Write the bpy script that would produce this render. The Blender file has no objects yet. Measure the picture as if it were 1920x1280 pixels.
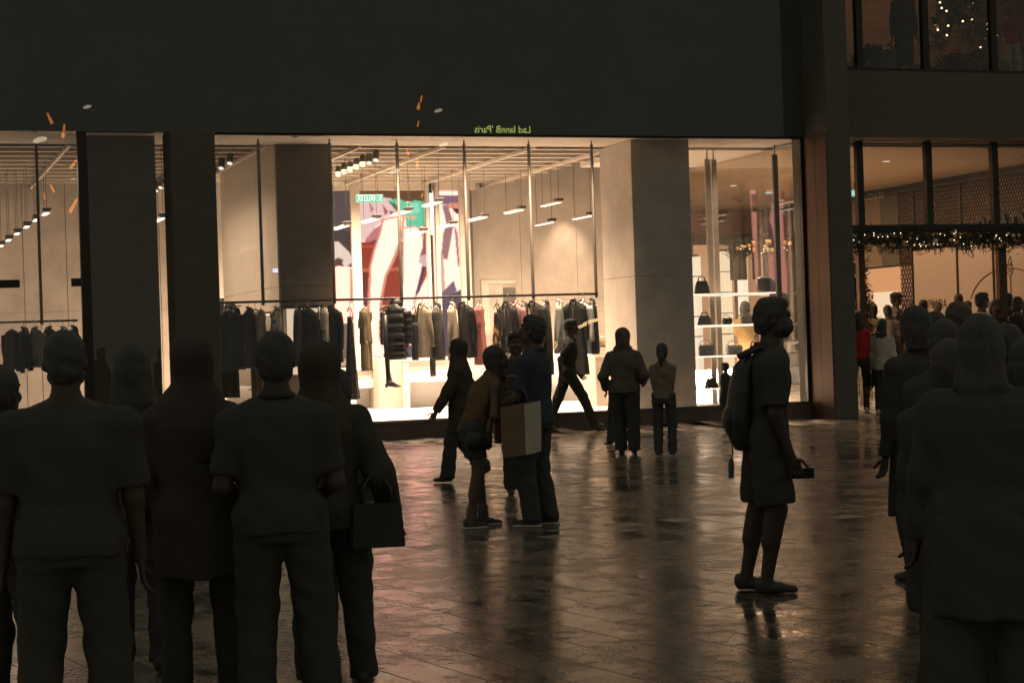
import bpy, math, random
import numpy as np
from mathutils import Vector, Matrix
random.seed(7); rng = np.random.default_rng(7)
sc = bpy.context.scene
COL = sc.collection
R = math.radians

# ------------------------------------------------------------------ camera
CAM = Vector((0.0, -26.84, 1.55)); YAW = R(19.5); ROLL = 0.033; FPX = 3400.0
PIT = 5.0 / FPX
_f = Vector((math.sin(YAW) * math.cos(PIT), math.cos(YAW) * math.cos(PIT), math.sin(PIT)))
_r = Vector((math.cos(YAW), -math.sin(YAW), 0))
_u = _r.cross(_f)
camd = bpy.data.cameras.new('camera'); cam = bpy.data.objects.new('camera', camd); COL.objects.link(cam)
camd.sensor_width = 36; camd.lens = FPX / 1920 * 36; camd.clip_end = 500; camd.clip_start = 0.1
# in the photograph uprights lean left at the top and level lines rise to the right
RT = _r * math.cos(ROLL) - _u * math.sin(ROLL)
UT = _u * math.cos(ROLL) + _r * math.sin(ROLL)
m = Matrix((RT, UT, -_f)).transposed().to_4x4(); m.translation = CAM
cam.matrix_world = m
sc.camera = cam

# ------------------------------------------------------------------ world (dim night glow), exposure
W = bpy.data.worlds.new('World'); sc.world = W; W.use_nodes = True
bg = W.node_tree.nodes['Background']; bg.inputs[0].default_value = (1.0, 0.98, 0.80, 1); bg.inputs[1].default_value = 0.155
vs = sc.view_settings; vs.view_transform = 'Standard'; vs.look = 'None'; vs.gamma = 1.0; vs.use_curve_mapping = False; vs.exposure = 0.0
cy = sc.cycles
cy.max_bounces = 7; cy.diffuse_bounces = 3; cy.glossy_bounces = 3; cy.transmission_bounces = 4; cy.transparent_max_bounces = 32
cy.sample_clamp_indirect = 4.0; cy.sample_clamp_direct = 0.0; cy.caustics_reflective = False; cy.caustics_refractive = False
cy.use_denoising = True

# ------------------------------------------------------------------ geometry helpers
def ray(px, py):
    return _f + RT * ((px - 960) / FPX) + UT * ((640 - py) / FPX)
def onY(px, py, Y):
    d = ray(px, py); return CAM + d * ((Y - CAM.y) / d.y)
def onZ(px, py, z):
    d = ray(px, py); return CAM + d * ((z - CAM.z) / d.z)
def onX(px, py, x):
    d = ray(px, py); return CAM + d * ((x - CAM.x) / d.x)
def proj(p):
    v = Vector(p) - CAM; t = v.dot(_f)
    if t < .1: return (-9999, -9999, t)
    return (960 + FPX * v.dot(RT) / t, 640 - FPX * v.dot(UT) / t, t)
def zg(y):
    if y < -13: return 0.0
    if y < -0.8: return .14 * (y + 13) / 12.2
    if y < 2.5: return .14 + .33 * (y + .8) / 3.3
    return .47
def onG(px, py):
    d = ray(px, py); t = 1.55 / -d.z
    for _ in range(30):
        p = CAM + d * t
        t = (CAM.z - zg(p.y)) / -d.z
    return CAM + d * t

def tag(o, label=None, cat=None, group=None, kind=None):
    if label: o['label'] = label
    if cat: o['category'] = cat
    if group: o['group'] = group
    if kind: o['kind'] = kind
    return o
def thing(name, label, cat, loc=(0, 0, 0), rz=0, group=None, scale=1.0):
    o = bpy.data.objects.new(name, None); COL.objects.link(o)
    o.location = loc; o.rotation_euler = (0, 0, rz); o.scale = (scale,) * 3; o.empty_display_size = .2
    return tag(o, label, cat, group)
def fastmesh(name, V, Fs, smooth=False):
    """V (n,3) array, Fs (m,4) or list of faces"""
    me = bpy.data.meshes.new(name)
    if isinstance(Fs, np.ndarray):
        n, mm, k = len(V), len(Fs), Fs.shape[1]
        me.vertices.add(n); me.vertices.foreach_set('co', np.asarray(V, dtype=np.float32).ravel())
        me.loops.add(mm * k); me.loops.foreach_set('vertex_index', Fs.astype(np.int32).ravel())
        me.polygons.add(mm); me.polygons.foreach_set('loop_start', np.arange(0, mm * k, k, dtype=np.int32))
        me.update(calc_edges=True)
    else:
        me.from_pydata([tuple(v) for v in V], [], [tuple(f) for f in Fs]); me.update()
    if smooth: me.polygons.foreach_set('use_smooth', np.ones(len(me.polygons), dtype=bool))
    return me
def link(name, me, mat, parent=None, loc=None, rot=None):
    o = bpy.data.objects.new(name, me); COL.objects.link(o)
    if mat is not None and len(me.materials) == 0:
        for mm in (mat if isinstance(mat, (list, tuple)) else [mat]): me.materials.append(mm)
    if parent is not None: o.parent = parent
    if loc is not None: o.location = loc
    if rot is not None: o.rotation_euler = rot
    return o
def unparented(o, root):
    """child built in world coordinates under an unrotated root"""
    o.parent = root; o.matrix_parent_inverse = Matrix.Translation(-Vector(root.location)); return o

class MB:
    def __init__(s): s.v = []; s.f = []
    def add(s, V, Fs):
        b = len(s.v); s.v += [tuple(p) for p in V]; s.f += [tuple(i + b for i in f) for f in Fs]; return s
    def box(s, x0, x1, y0, y1, z0, z1):
        V = [(x, y, z) for z in (z0, z1) for y in (y0, y1) for x in (x0, x1)]
        return s.add(V, [(0, 2, 3, 1), (4, 5, 7, 6), (0, 1, 5, 4), (2, 6, 7, 3), (0, 4, 6, 2), (1, 3, 7, 5)])
    def bbox(s, x0, x1, y0, y1, z0, z1, b=.01):
        """box with chamfered vertical and top edges"""
        rings = []
        for (z, i) in ((z0, b), (z0 + b, 0), (z1 - b, 0), (z1, b)):
            X0, X1, Y0, Y1 = x0 + i, x1 - i, y0 + i, y1 - i
            c = min(b, (X1 - X0) / 3, (Y1 - Y0) / 3)
            rings.append([(X0 + c, Y0, z), (X1 - c, Y0, z), (X1, Y0 + c, z), (X1, Y1 - c, z), (X1 - c, Y1, z), (X0 + c, Y1, z), (X0, Y1 - c, z), (X0, Y0 + c, z)])
        return s.loft(rings, True)
    def loft(s, rings, cap=True):
        n = len(rings[0]); V = [p for r in rings for p in r]; Fs = []
        for k in range(len(rings) - 1):
            for i in range(n):
                j = (i + 1) % n
                Fs.append((k * n + i, k * n + j, (k + 1) * n + j, (k + 1) * n + i))
        if cap: Fs.append(tuple(range(n - 1, -1, -1))); Fs.append(tuple((len(rings) - 1) * n + i for i in range(n)))
        return s.add(V, Fs)
    def tube(s, pts, r, n=8, cap=True):
        pts = [Vector(p) for p in pts]; rings = []
        rr = r if isinstance(r, (list, tuple)) else [r] * len(pts)
        up = None
        for i, p in enumerate(pts):
            t = (pts[min(i + 1, len(pts) - 1)] - pts[max(i - 1, 0)])
            if t.length < 1e-9: t = Vector((0, 0, 1))
            t.normalize()
            if up is None:
                up = Vector((0, 0, 1)) if abs(t.z) < .9 else Vector((1, 0, 0))
            a = t.cross(up)
            if a.length < 1e-5: a = t.cross(Vector((0, 1, 0.1)))
            a.normalize(); b = a.cross(t).normalized(); up = b
            rings.append([p + (a * math.cos(2 * math.pi * k / n) + b * math.sin(2 * math.pi * k / n)) * rr[i] for k in range(n)])
        return s.loft(rings, cap)
    def ball(s, c, r, nu=10, nv=7):
        rx, ry, rz = r if isinstance(r, (tuple, list)) else (r, r, r)
        rings = []
        for j in range(1, nv):
            a = math.pi * j / nv
            rings.append([(c[0] + rx * math.sin(a) * math.cos(2 * math.pi * i / nu), c[1] + ry * math.sin(a) * math.sin(2 * math.pi * i / nu), c[2] - rz * math.cos(a)) for i in range(nu)])
        return s.loft(rings, True)
    def prism(s, poly, fn, d0, d1):
        """poly 2-D points -> fn(u,v,d) world"""
        n = len(poly)
        V = [fn(u, v, d0) for u, v in poly] + [fn(u, v, d1) for u, v in poly]
        Fs = [tuple(range(n)), tuple(range(2 * n - 1, n - 1, -1))] + [(i, i + n, (i + 1) % n + n, (i + 1) % n) for i in range(n)]
        return s.add(V, Fs)
    def mesh(s, name, smooth=False): return fastmesh(name, s.v, s.f, smooth)
    def build(s, name, mat, parent=None, world=True, smooth=False):
        o = link(name, s.mesh(name, smooth), mat)
        if parent is not None:
            if world:
                o.parent = parent
                root = parent
                while root.parent: root = root.parent
                o.matrix_parent_inverse = Matrix.Translation(-Vector(root.location)) if parent is root else Matrix.Identity(4)
            else: o.parent = parent
        return o
def bar(mb, a, b, w, h=None):
    """square bar between two points"""
    a = Vector(a); b = Vector(b); h = h or w; t = (b - a).normalized()
    up = Vector((0, 0, 1)) if abs(t.z) < .9 else Vector((0, 1, 0))
    s_ = t.cross(up).normalized() * w / 2; u_ = s_.cross(t).normalized() * h / 2
    return mb.loft([[p - s_ - u_, p + s_ - u_, p + s_ + u_, p - s_ + u_] for p in (a, b)])

# ------------------------------------------------------------------ materials
def newmat(name):
    mt = bpy.data.materials.new(name); mt.use_nodes = True
    nt = mt.node_tree; return mt, nt, nt.nodes['Principled BSDF'], nt.nodes['Material Output']
def N(nt, typ, **kw):
    n = nt.nodes.new(typ)
    for k, v in kw.items():
        if k in n.inputs: n.inputs[k].default_value = v
        else: setattr(n, k, v)
    return n
def pm(name, col, rough=.7, metal=0.0, var=.15, scale=6.0, bump=0.0, bscale=80.0, spec=.5, stretch=None, coat=0.0, sheen=0.0):
    mt, nt, b, out = newmat(name)
    tc = N(nt, 'ShaderNodeTexCoord'); src = tc.outputs['Object']
    if stretch:
        mp = N(nt, 'ShaderNodeMapping'); mp.inputs['Scale'].default_value = stretch; nt.links.new(src, mp.inputs['Vector']); src = mp.outputs['Vector']
    nz = N(nt, 'ShaderNodeTexNoise'); nz.inputs['Scale'].default_value = scale; nz.inputs['Detail'].default_value = 6; nz.inputs['Roughness'].default_value = .62
    nt.links.new(src, nz.inputs['Vector'])
    cr = N(nt, 'ShaderNodeValToRGB')
    cr.color_ramp.elements[0].position = .28; cr.color_ramp.elements[1].position = .72
    cr.color_ramp.elements[0].color = tuple(c * (1 - var) for c in col) + (1,)
    cr.color_ramp.elements[1].color = tuple(min(1, c * (1 + var)) for c in col) + (1,)
    nt.links.new(nz.outputs['Fac'], cr.inputs['Fac']); nt.links.new(cr.outputs['Color'], b.inputs['Base Color'])
    b.inputs['Roughness'].default_value = rough; b.inputs['Metallic'].default_value = metal
    b.inputs['Specular IOR Level'].default_value = spec; b.inputs['Coat Weight'].default_value = coat
    if sheen: b.inputs['Sheen Weight'].default_value = sheen
    if bump:
        n2 = N(nt, 'ShaderNodeTexNoise'); n2.inputs['Scale'].default_value = bscale; n2.inputs['Detail'].default_value = 4
        nt.links.new(src, n2.inputs['Vector'])
        bp = N(nt, 'ShaderNodeBump'); bp.inputs['Strength'].default_value = bump; bp.inputs['Distance'].default_value = .01
        nt.links.new(n2.outputs['Fac'], bp.inputs['Height']); nt.links.new(bp.outputs['Normal'], b.inputs['Normal'])
    return mt
def em(name, col, strength):
    mt, nt, b, out = newmat(name)
    b.inputs['Base Color'].default_value = tuple(c * .06 for c in col) + (1,)
    b.inputs['Emission Color'].default_value = tuple(col) + (1,); b.inputs['Emission Strength'].default_value = strength
    return mt
def glass(name, tint=(1, 1, 1), ior=1.5, rough=0.0, dirt=.0):
    mt, nt, b, out = newmat(name); nt.nodes.remove(b)
    tr = N(nt, 'ShaderNodeBsdfTransparent'); tr.inputs[0].default_value = tint + (1,)
    gl = N(nt, 'ShaderNodeBsdfGlossy'); gl.inputs['Roughness'].default_value = rough
    fr = N(nt, 'ShaderNodeFresnel'); ge = N(nt, 'ShaderNodeNewGeometry')
    mr = N(nt, 'ShaderNodeMapRange'); mr.inputs[3].default_value = ior; mr.inputs[4].default_value = 1 / ior
    nt.links.new(ge.outputs['Backfacing'], mr.inputs[0]); nt.links.new(mr.outputs[0], fr.inputs['IOR'])
    mx = N(nt, 'ShaderNodeMixShader')
    nt.links.new(fr.outputs[0], mx.inputs[0]); nt.links.new(tr.outputs[0], mx.inputs[1]); nt.links.new(gl.outputs[0], mx.inputs[2])
    nt.links.new(mx.outputs[0], out.inputs['Surface'])
    return mt
def cloth(name, col, var=.2, scale=9., rough=.85, bump=.35, bscale=45., sheen=0.0):
    return pm(name, col, rough, 0, var, scale, bump, bscale, .3, sheen=sheen)
def patterned(name, base, spots, scale=14., thr=.42, stretch=(1, 1, 1), rough=.7):
    """cloth printed with scattered coloured patches"""
    mt, nt, b, out = newmat(name)
    tc = N(nt, 'ShaderNodeTexCoord'); mp = N(nt, 'ShaderNodeMapping'); mp.inputs['Scale'].default_value = stretch
    nt.links.new(tc.outputs['Object'], mp.inputs['Vector'])
    nz = N(nt, 'ShaderNodeTexNoise'); nz.inputs['Scale'].default_value = 12; nt.links.new(mp.outputs[0], nz.inputs['Vector'])
    mx = N(nt, 'ShaderNodeMixRGB'); mx.inputs[0].default_value = .12; nt.links.new(mp.outputs[0], mx.inputs[1]); nt.links.new(nz.outputs['Color'], mx.inputs[2])
    vo = N(nt, 'ShaderNodeTexVoronoi'); vo.inputs['Scale'].default_value = scale; nt.links.new(mx.outputs[0], vo.inputs['Vector'])
    cr = N(nt, 'ShaderNodeValToRGB'); cr.color_ramp.interpolation = 'CONSTANT'
    e = cr.color_ramp.elements; e[0].color = tuple(spots[0]) + (1,); e[1].position = thr * .55; e[1].color = tuple(spots[-1]) + (1,)
    e2 = e.new(thr); e2.color = tuple(base) + (1,)
    nt.links.new(vo.outputs['Distance'], cr.inputs['Fac']); nt.links.new(cr.outputs[0], b.inputs['Base Color'])
    b.inputs['Roughness'].default_value = rough; b.inputs['Specular IOR Level'].default_value = .3
    return mt

M = {}
M['black'] = pm('black_paint', (.115, .111, .088), .6, var=.10, spec=.3)
M['fascia'] = pm('dark_spandrel_glass', (.085, .083, .067), .008, var=.06, scale=.7, spec=.5)
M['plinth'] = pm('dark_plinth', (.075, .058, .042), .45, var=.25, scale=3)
M['darkmetal'] = pm('dark_metal', (.04, .036, .03), .4, .6)
M['bronze'] = pm('bronze_panel', (.10, .06, .036), .42, .55, var=.15, scale=2, stretch=(3, 3, .4))
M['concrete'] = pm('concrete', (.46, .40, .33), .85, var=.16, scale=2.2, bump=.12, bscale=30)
M['concrete_shaded'] = pm('concrete_shade_tone', (.13, .105, .082), .85, var=.16, scale=2.2, bump=.12, bscale=30)  # darker copy of the concrete, shade of the column fronts put into its colour
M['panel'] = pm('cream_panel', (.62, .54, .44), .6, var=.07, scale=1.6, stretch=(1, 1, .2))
M['plaster'] = pm('plaster', (.62, .55, .46), .9, var=.05, scale=1.2)
M['baffle'] = pm('baffle', (.56, .49, .40), .8, var=.08, scale=2)
M['void'] = pm('ceiling_void', (.05, .045, .038), .9)
M['whitefloor'] = pm('white_floor', (.82, .80, .77), .35, var=.04, scale=1.5)
M['whitepaint'] = pm('white_lacquer', (.78, .74, .68), .4, var=.04, scale=2)
M['pole'] = pm('brushed_pole', (.13, .112, .09), .5, .25, var=.12, scale=4)
M['rail'] = pm('dark_rail', (.05, .042, .034), .3, .7)
M['chrome'] = pm('chrome', (.6, .58, .55), .18, 1.0, var=.05)
M['wood'] = pm('hanger_wood', (.30, .20, .12), .5, var=.25, scale=20)
M['hangerdark'] = pm('hanger_dark', (.05, .04, .032), .35, coat=.4)
M['glass'] = glass('window_glass', (.985, .985, .98))
M['glassdark'] = glass('tinted_glass', (.9, .88, .85))
M['lamp'] = em('lamp_diffuser', (1, .86, .68), 3.2)
M['lampsoft'] = em('shelf_light', (1, .84, .66), 1.7)
M['spotface'] = em('spot_face', (1, .88, .72), 1.0)
M['tube'] = em('fluorescent_strip', (1, .93, .85), 1.6)
# ------------------------------------------------------------------ lights of the place (shop ceiling, arcade, upper floor), plus added upward fills
def area(name, loc, sx, sy, power, col, rot=(0, 0, 0), spread=None):
    l = bpy.data.lights.new(name, 'AREA'); l.shape = 'RECTANGLE'; l.size = sx; l.size_y = sy; l.energy = power; l.color = col
    if spread: l.spread = spread
    o = bpy.data.objects.new(name, l); COL.objects.link(o); o.location = loc; o.rotation_euler = rot; return o
def spot(name, loc, tgt, power, col, size=40, blend=.6, rad=.04):
    l = bpy.data.lights.new(name, 'SPOT'); l.energy = power; l.color = col; l.spot_size = R(size); l.spot_blend = blend; l.shadow_soft_size = rad
    o = bpy.data.objects.new(name, l); COL.objects.link(o); o.location = loc
    o.rotation_euler = (Vector(tgt) - Vector(loc)).to_track_quat('-Z', 'Y').to_euler(); return o
WARM = (1.0, .735, .53); WARM2 = (1.0, .61, .34)
area('shop_ceiling_light', (9.2, 5.4, 4.78), 4.3, 4.4, 1950, WARM, (0, 0, 0), R(135))
area('aisle_light', (4.3, 3.9, 4.7), .9, 4.0, 135, WARM, (0, 0, 0), R(150))
area('shop_front_light', (9.3, .36, 4.81), 3.8, .25, 130, WARM, (R(7), 0, 0), R(64))
area('shop_ceiling_fill', (9.6, 5.0, 3.3), 7.0, 5.0, 70, WARM, (R(180), 0, 0))  # added fill without a fitting, brightens the ceiling baffles from below
area('bag_display_light', (14.47, 1.9, 4.78), .55, 1.6, 260, WARM, (0, 0, 0), R(100))
area('bag_base_light', (14.0, 1.7, .98), 1.4, .12, 520, WARM, (R(60), 0, 0), R(120))
area('side_store_light', (1.6, 5.6, 4.78), 2.6, 4.0, 90, WARM)
area('arcade_light', (18.4, 7.5, 4.68), 3.2, 9.0, 260, WARM2)
area('arcade_ceiling_fill', (18.3, 6.0, 2.7), 4.0, 7.0, 45, WARM2, (R(180), 0, 0))  # added fill without a fitting, lifts the arcade ceiling
area('side_store_ceiling_fill', (1.6, 5.0, 3.3), 2.5, 4.0, 14, WARM, (R(180), 0, 0))  # upward fill without a fitting, for the side store ceiling
area('upper_floor_light', (19.5, 4.0, 9.2), 5.0, 3.0, 60, WARM2)

# ------------------------------------------------------------------ ground with paving slabs
STONE, nt, b, out = newmat('wet_granite')
geo = N(nt, 'ShaderNodeNewGeometry'); oi = N(nt, 'ShaderNodeObjectInfo')
n1 = N(nt, 'ShaderNodeTexNoise'); n1.inputs['Scale'].default_value = 2.4; n1.inputs['Detail'].default_value = 8; n1.inputs['Roughness'].default_value = .68
n2 = N(nt, 'ShaderNodeTexNoise'); n2.inputs['Scale'].default_value = 62; n2.inputs['Detail'].default_value = 5; n2.inputs['Roughness'].default_value = .7
n3 = N(nt, 'ShaderNodeTexNoise'); n3.inputs['Scale'].default_value = 9; n3.inputs['Detail'].default_value = 6
for n_ in (n1, n2, n3): nt.links.new(geo.outputs['Position'], n_.inputs['Vector'])
ad = N(nt, 'ShaderNodeMath', operation='ADD'); nt.links.new(oi.outputs['Random'], ad.inputs[0]); nt.links.new(geo.outputs['Random Per Island'], ad.inputs[1])
frc = N(nt, 'ShaderNodeMath', operation='FRACT'); nt.links.new(ad.outputs[0], frc.inputs[0])
# wet film in patches over rough, dusty granite
def mrange(src, a, b_, c, d):
    q = N(nt, 'ShaderNodeMapRange'); q.inputs[1].default_value = a; q.inputs[2].default_value = b_; q.inputs[3].default_value = c; q.inputs[4].default_value = d
    nt.links.new(src, q.inputs[0]); return q.outputs[0]
def math_(op, a, b_):
    q = N(nt, 'ShaderNodeMath', operation=op)
    for k, v in enumerate((a, b_)):
        if isinstance(v, (int, float)): q.inputs[k].default_value = v
        else: nt.links.new(v, q.inputs[k])
    return q.outputs[0]
n4 = N(nt, 'ShaderNodeTexNoise'); n4.inputs['Scale'].default_value = .35; n4.inputs['Detail'].default_value = 3; nt.links.new(geo.outputs['Position'], n4.inputs['Vector'])
dry = math_('ADD', math_('MULTIPLY', n1.outputs['Fac'], .55), math_('ADD', math_('MULTIPLY', n3.outputs['Fac'], .25), math_('ADD', math_('MULTIPLY', n4.outputs['Fac'], .28), math_('MULTIPLY', frc.outputs[0], .05))))
dry = math_('ADD', dry, math_('MULTIPLY', math_('SUBTRACT', n2.outputs['Fac'], .5), .48))
drym = mrange(dry, .46, .60, 0.0, 1.0)
nt.links.new(mrange(drym, 0, 1, .055, .29), b.inputs['Roughness'])
cr = N(nt, 'ShaderNodeValToRGB'); cr.color_ramp.elements[0].position = 0; cr.color_ramp.elements[1].position = 1
cr.color_ramp.elements[0].color = (.026, .023, .019, 1); cr.color_ramp.elements[1].color = (.19, .152, .11, 1)
nt.links.new(drym, cr.inputs['Fac']); nt.links.new(cr.outputs['Color'], b.inputs['Base Color'])
bp = N(nt, 'ShaderNodeBump'); bp.inputs['Strength'].default_value = .07; bp.inputs['Distance'].default_value = .005
nt.links.new(math_('MULTIPLY', n2.outputs['Fac'], drym), bp.inputs['Height'])
bp2 = N(nt, 'ShaderNodeBump'); bp2.inputs['Strength'].default_value = .02; bp2.inputs['Distance'].default_value = .02
nt.links.new(n3.outputs['Fac'], bp2.inputs['Height']); nt.links.new(bp.outputs['Normal'], bp2.inputs['Normal']); nt.links.new(bp2.outputs['Normal'], b.inputs['Normal'])
b.inputs['Specular IOR Level'].default_value = .75
GROUT = pm('joint_sand', (.34, .27, .20), .36, var=.3, scale=30, spec=1.0)

gm = MB(); ys = [-120, -13, -0.8, 2.5, 60]
for a_, b_ in zip(ys[:-1], ys[1:]):
    for x0, x1, za, zb in ((-150, 15.0, min(.14, zg(a_)), min(.14, zg(b_))), (15.0, 180, zg(a_), zg(b_))):
        gm.add([(x0, a_, za - .0012), (x1, a_, za - .0012), (x1, b_, zb - .0012), (x0, b_, zb - .0012)], [(0, 1, 2, 3)])
ground = tag(gm.build('ground', GROUT), kind='structure')

SW, SL = .28, 1.12
GAP = .0048
def slab_mb(mb=None, M4=None, dz=0.0):
    V = []
    for (i, z) in ((GAP, -.004), (GAP, -.0006), (.0054, 0.0)):
        x, y = SW / 2 - i, SL / 2 - i
        V += [(-x, -y, z), (x, -y, z), (x, y, z), (-x, y, z)]
    Fs = [(8, 9, 10, 11)]
    for k in (0, 4):
        for i in range(4):
            j = (i + 1) % 4; Fs.append((k + i, k + j, k + 4 + j, k + 4 + i))
    if M4 is not None: V = [M4 @ Vector(p) for p in V]
    return (mb or MB()).add(V, Fs)
slab_me = slab_mb().mesh('paving_slab'); slab_me.materials.append(STONE)
ang = R(10.5); cdir = Vector((math.cos(ang), math.sin(ang), 0)); rdir = Vector((-math.sin(ang), math.cos(ang), 0))
cells = []
for i in range(-56, 135):
    for j in range(-40, 58):
        p = Vector((3, -20, 0)) + cdir * (i * SW) + rdir * (j * SL + (SL / 2 if i % 2 else 0))
        if p.y > -.35 and not (p.x > 15.6 and p.y < 9): continue
        if p.y > -1.2 and 14.4 < p.x < 15.6: continue
        p.z = zg(p.y)
        q = proj(p)
        if -120 < q[0] < 2040 and q[1] < 1370 and q[2] > 2: cells.append((q[2], p))
cells.sort(key=lambda c: c[0])
rest = MB()
for k, (d, p) in enumerate(cells):
    dz = random.uniform(0, .0005); tx = random.gauss(0, .0004); ty = random.gauss(0, .0012)
    sl = (zg(p.y + .2) - zg(p.y - .2)) / .4
    rot = (math.atan(sl) + tx, ty, ang)
    if k < 300:
        o = bpy.data.objects.new('paving_slab', slab_me); COL.objects.link(o); o.parent = ground
        o.location = (p.x, p.y, p.z + dz); o.rotation_euler = rot
    else:
        from mathutils import Euler
        slab_mb(rest, Matrix.Translation((p.x, p.y, p.z + dz)) @ Euler(rot).to_matrix().to_4x4())
tag(rest.build('paving_slab', STONE, ground), kind='stuff')

# ------------------------------------------------------------------ facade
ZB, ZT = .42, 4.83           # window bottom and top
def fx(px, py, Y=0.0): return onY(px, py, Y).x
xL0 = fx(160, 600); xC0, xC1 = fx(318, 250, -.45), fx(402, 250, -.45); xW0, xW1 = fx(403, 300), fx(1503, 400)
fac = thing('shop_building', 'dark mall front above and around the large lit clothes shop window', 'building', (7, 0, .1))
# fascia cladding panels above the window
xs = [-6, -2.4, 1.2, 4.8, 8.4, 12.0, 15.2]
for a_, b_ in zip(xs[:-1], xs[1:]):
    for z0, z1 in ((ZT, 6.4), (6.4012, 8.2), (8.2012, 12.0)):
        MB().box(a_ + .0006, b_ - .0006, -.06, .10, z0, z1).build('fascia_panel', M['fascia'], fac)
MB().box(-6, 15.2, .11, .3, ZT + .02, 12).build('backing_wall', M['black'], fac)
# plinth
for a_, b_ in ((-6, xC0), (xC1, 10.2), (10.206, 14.72)):
    MB().box(a_ + .002, b_ - .002, -.07, .08, .0, ZB - .012).build('plinth', M['plinth'], fac)
    MB().box(a_ + .002, b_ - .002, -.09, .10, ZB - .010, ZB).build('sill', M['darkmetal'], fac)
# exterior column between the two windows
MB().bbox(xC0, xC1, -.45, .25, .0, ZT - .003, .012).build('column', M['black'], fac)
# bronze pilaster on the corner: front plate dark, side plates bronze
px0, px1 = 14.74, 15.19
MB().box(px0 + .03, px1, -.79, .4, .0, 12).build('pilaster', M['black'], fac)
for z0, z1 in ((.14, .45), (.455, 2.02), (2.026, 3.25), (3.256, 4.82)):
    for y0, y1 in ((-.79, -.42), (-.415, -.06)):
        MB().box(px0, px0 + .028, y0, y1 - .003, z0, z1).build('bronze_panel', M['bronze'], fac)
# main window frame and panes
fr = MB()
fr.box(xW0 - .06, xW0, -.03, .06, ZB, ZT).box(xW1, xW1 + .10, -.03, .06, ZB, ZT)
fr.box(xW0, xW1, -.02, .05, ZT - .03, ZT - .001).box(xW0, xW1, -.02, .05, ZB + .001, ZB + .02)
win = fr.build('window_frame', M['darkmetal'], fac)
seams = [xW0, fx(632, 500), fx(866, 500), fx(1098, 500), fx(1306, 500), xW1]
for a_, b_ in zip(seams[:-1], seams[1:]):
    MB().box(a_ + .004, b_ - .004, 0, .012, ZB + .02, ZT - .03).build('glass_pane', M['glass'], win)
# left window
xl1 = fx(145, 300); xl2 = fx(163, 300)
MB().box(xl1, xl2, -.05, .08, ZB, ZT).build('mullion', M['darkmetal'], fac)
MB().box(-6, xl1, 0, .012, ZB, ZT - .001).build('glass_pane', M['glass'], fac)
MB().box(xl2, xC0, 0, .012, ZB, ZT - .001).build('glass_pane', M['glass'], fac)
hb = fx(0, 530)
MB().box(hb - .3, hb + .27, -.05, -.01, onY(10, 540, 0).z, onY(10, 525, 0).z).build('door_closer', M['darkmetal'], fac)
a_ = fx(133, 530); MB().box(a_, xl1 - .004, -.05, -.01, onY(140, 537, 0).z, onY(140, 522, 0).z).build('door_closer', M['darkmetal'], fac)

# ------------------------------------------------------------------ shop interior shell
tag(MB().box(-6, 15.1, .10, 9.3, .30, ZB).build('shop_floor', M['whitefloor']), kind='structure')
YB = 9.0
# plaster soffit strip behind the glass, with slot lines
ceil = MB().box(-6, 15.1, .10, 1.05, ZT + .012, ZT + .06).build('shop_ceiling', M['plaster']); tag(ceil, kind='structure')
MB().box(-6, 15.1, 1.08, 1.65, ZT + .015, ZT + .07).build('soffit_strip', M['plaster'], ceil)
MB().box(12.6, 15.1, 1.65, 4.6, ZT - .03, ZT + .05).build('soffit_strip', M['plaster'], ceil)
MB().box(-6, 15.1, .1, 9.3, 5.75, 5.8).build('ceiling_slab', M['void'], ceil)
for y in [2.35 + .66 * k for k in range(10)]:
    MB().box(-6, 12.6, y, y + .10, ZT + .05, ZT + .33).build('baffle', M['baffle'], ceil)
for (px, py) in ((128, 276), (516, 266), (693, 268), (800, 289), (1027, 270), (1132, 285)):
    x = onZ(px, py, ZT + .0).x
    MB().box(x - .022, x + .022, 1.7, 8.98, ZT - .01, ZT + .045).build('beam', M['plaster'], ceil)
# dark downlights in the soffit
for px in (553, 930, 1240):
    p = onZ(px, 257, ZT + .005)
    MB().tube([(p.x, p.y, ZT + .002), (p.x, p.y, ZT + .011)], .05, 12).build('downlight', M['black'], ceil)
# back wall: concrete panels
bw = tag(MB().box(-6, 15.1, YB + .05, YB + .2, ZB, 5.75).build('shop_back_wall', M['concrete_shaded']), kind='structure')
gx = [fx(p, 450, YB) for p in (868, 975, 1080)] + [14.84]
for a_, b_ in zip(gx[:-1], gx[1:]):
    for z0, z1 in ((ZB, 2.46), (2.466, 5.7)):
        MB().box(a_ + .004, b_ - .004, YB - .02, YB + .045, z0, z1).build('wall_panel', M['concrete'], bw)
gx = [-3, fx(-60, 500, YB), fx(44, 500, YB), fx(73, 500, YB), fx(125, 500, YB), fx(300, 500, YB), fx(424, 500, YB), fx(625, 500, YB)]
for a_, b_ in zip(gx[:-1], gx[1:]):
    for z0, z1 in ((ZB, 2.46), (2.466, 5.7)):
        MB().box(a_ + .006, b_ - .006, YB - .02, YB + .045, z0, z1).build('wall_panel', M['concrete'], bw)
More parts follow.
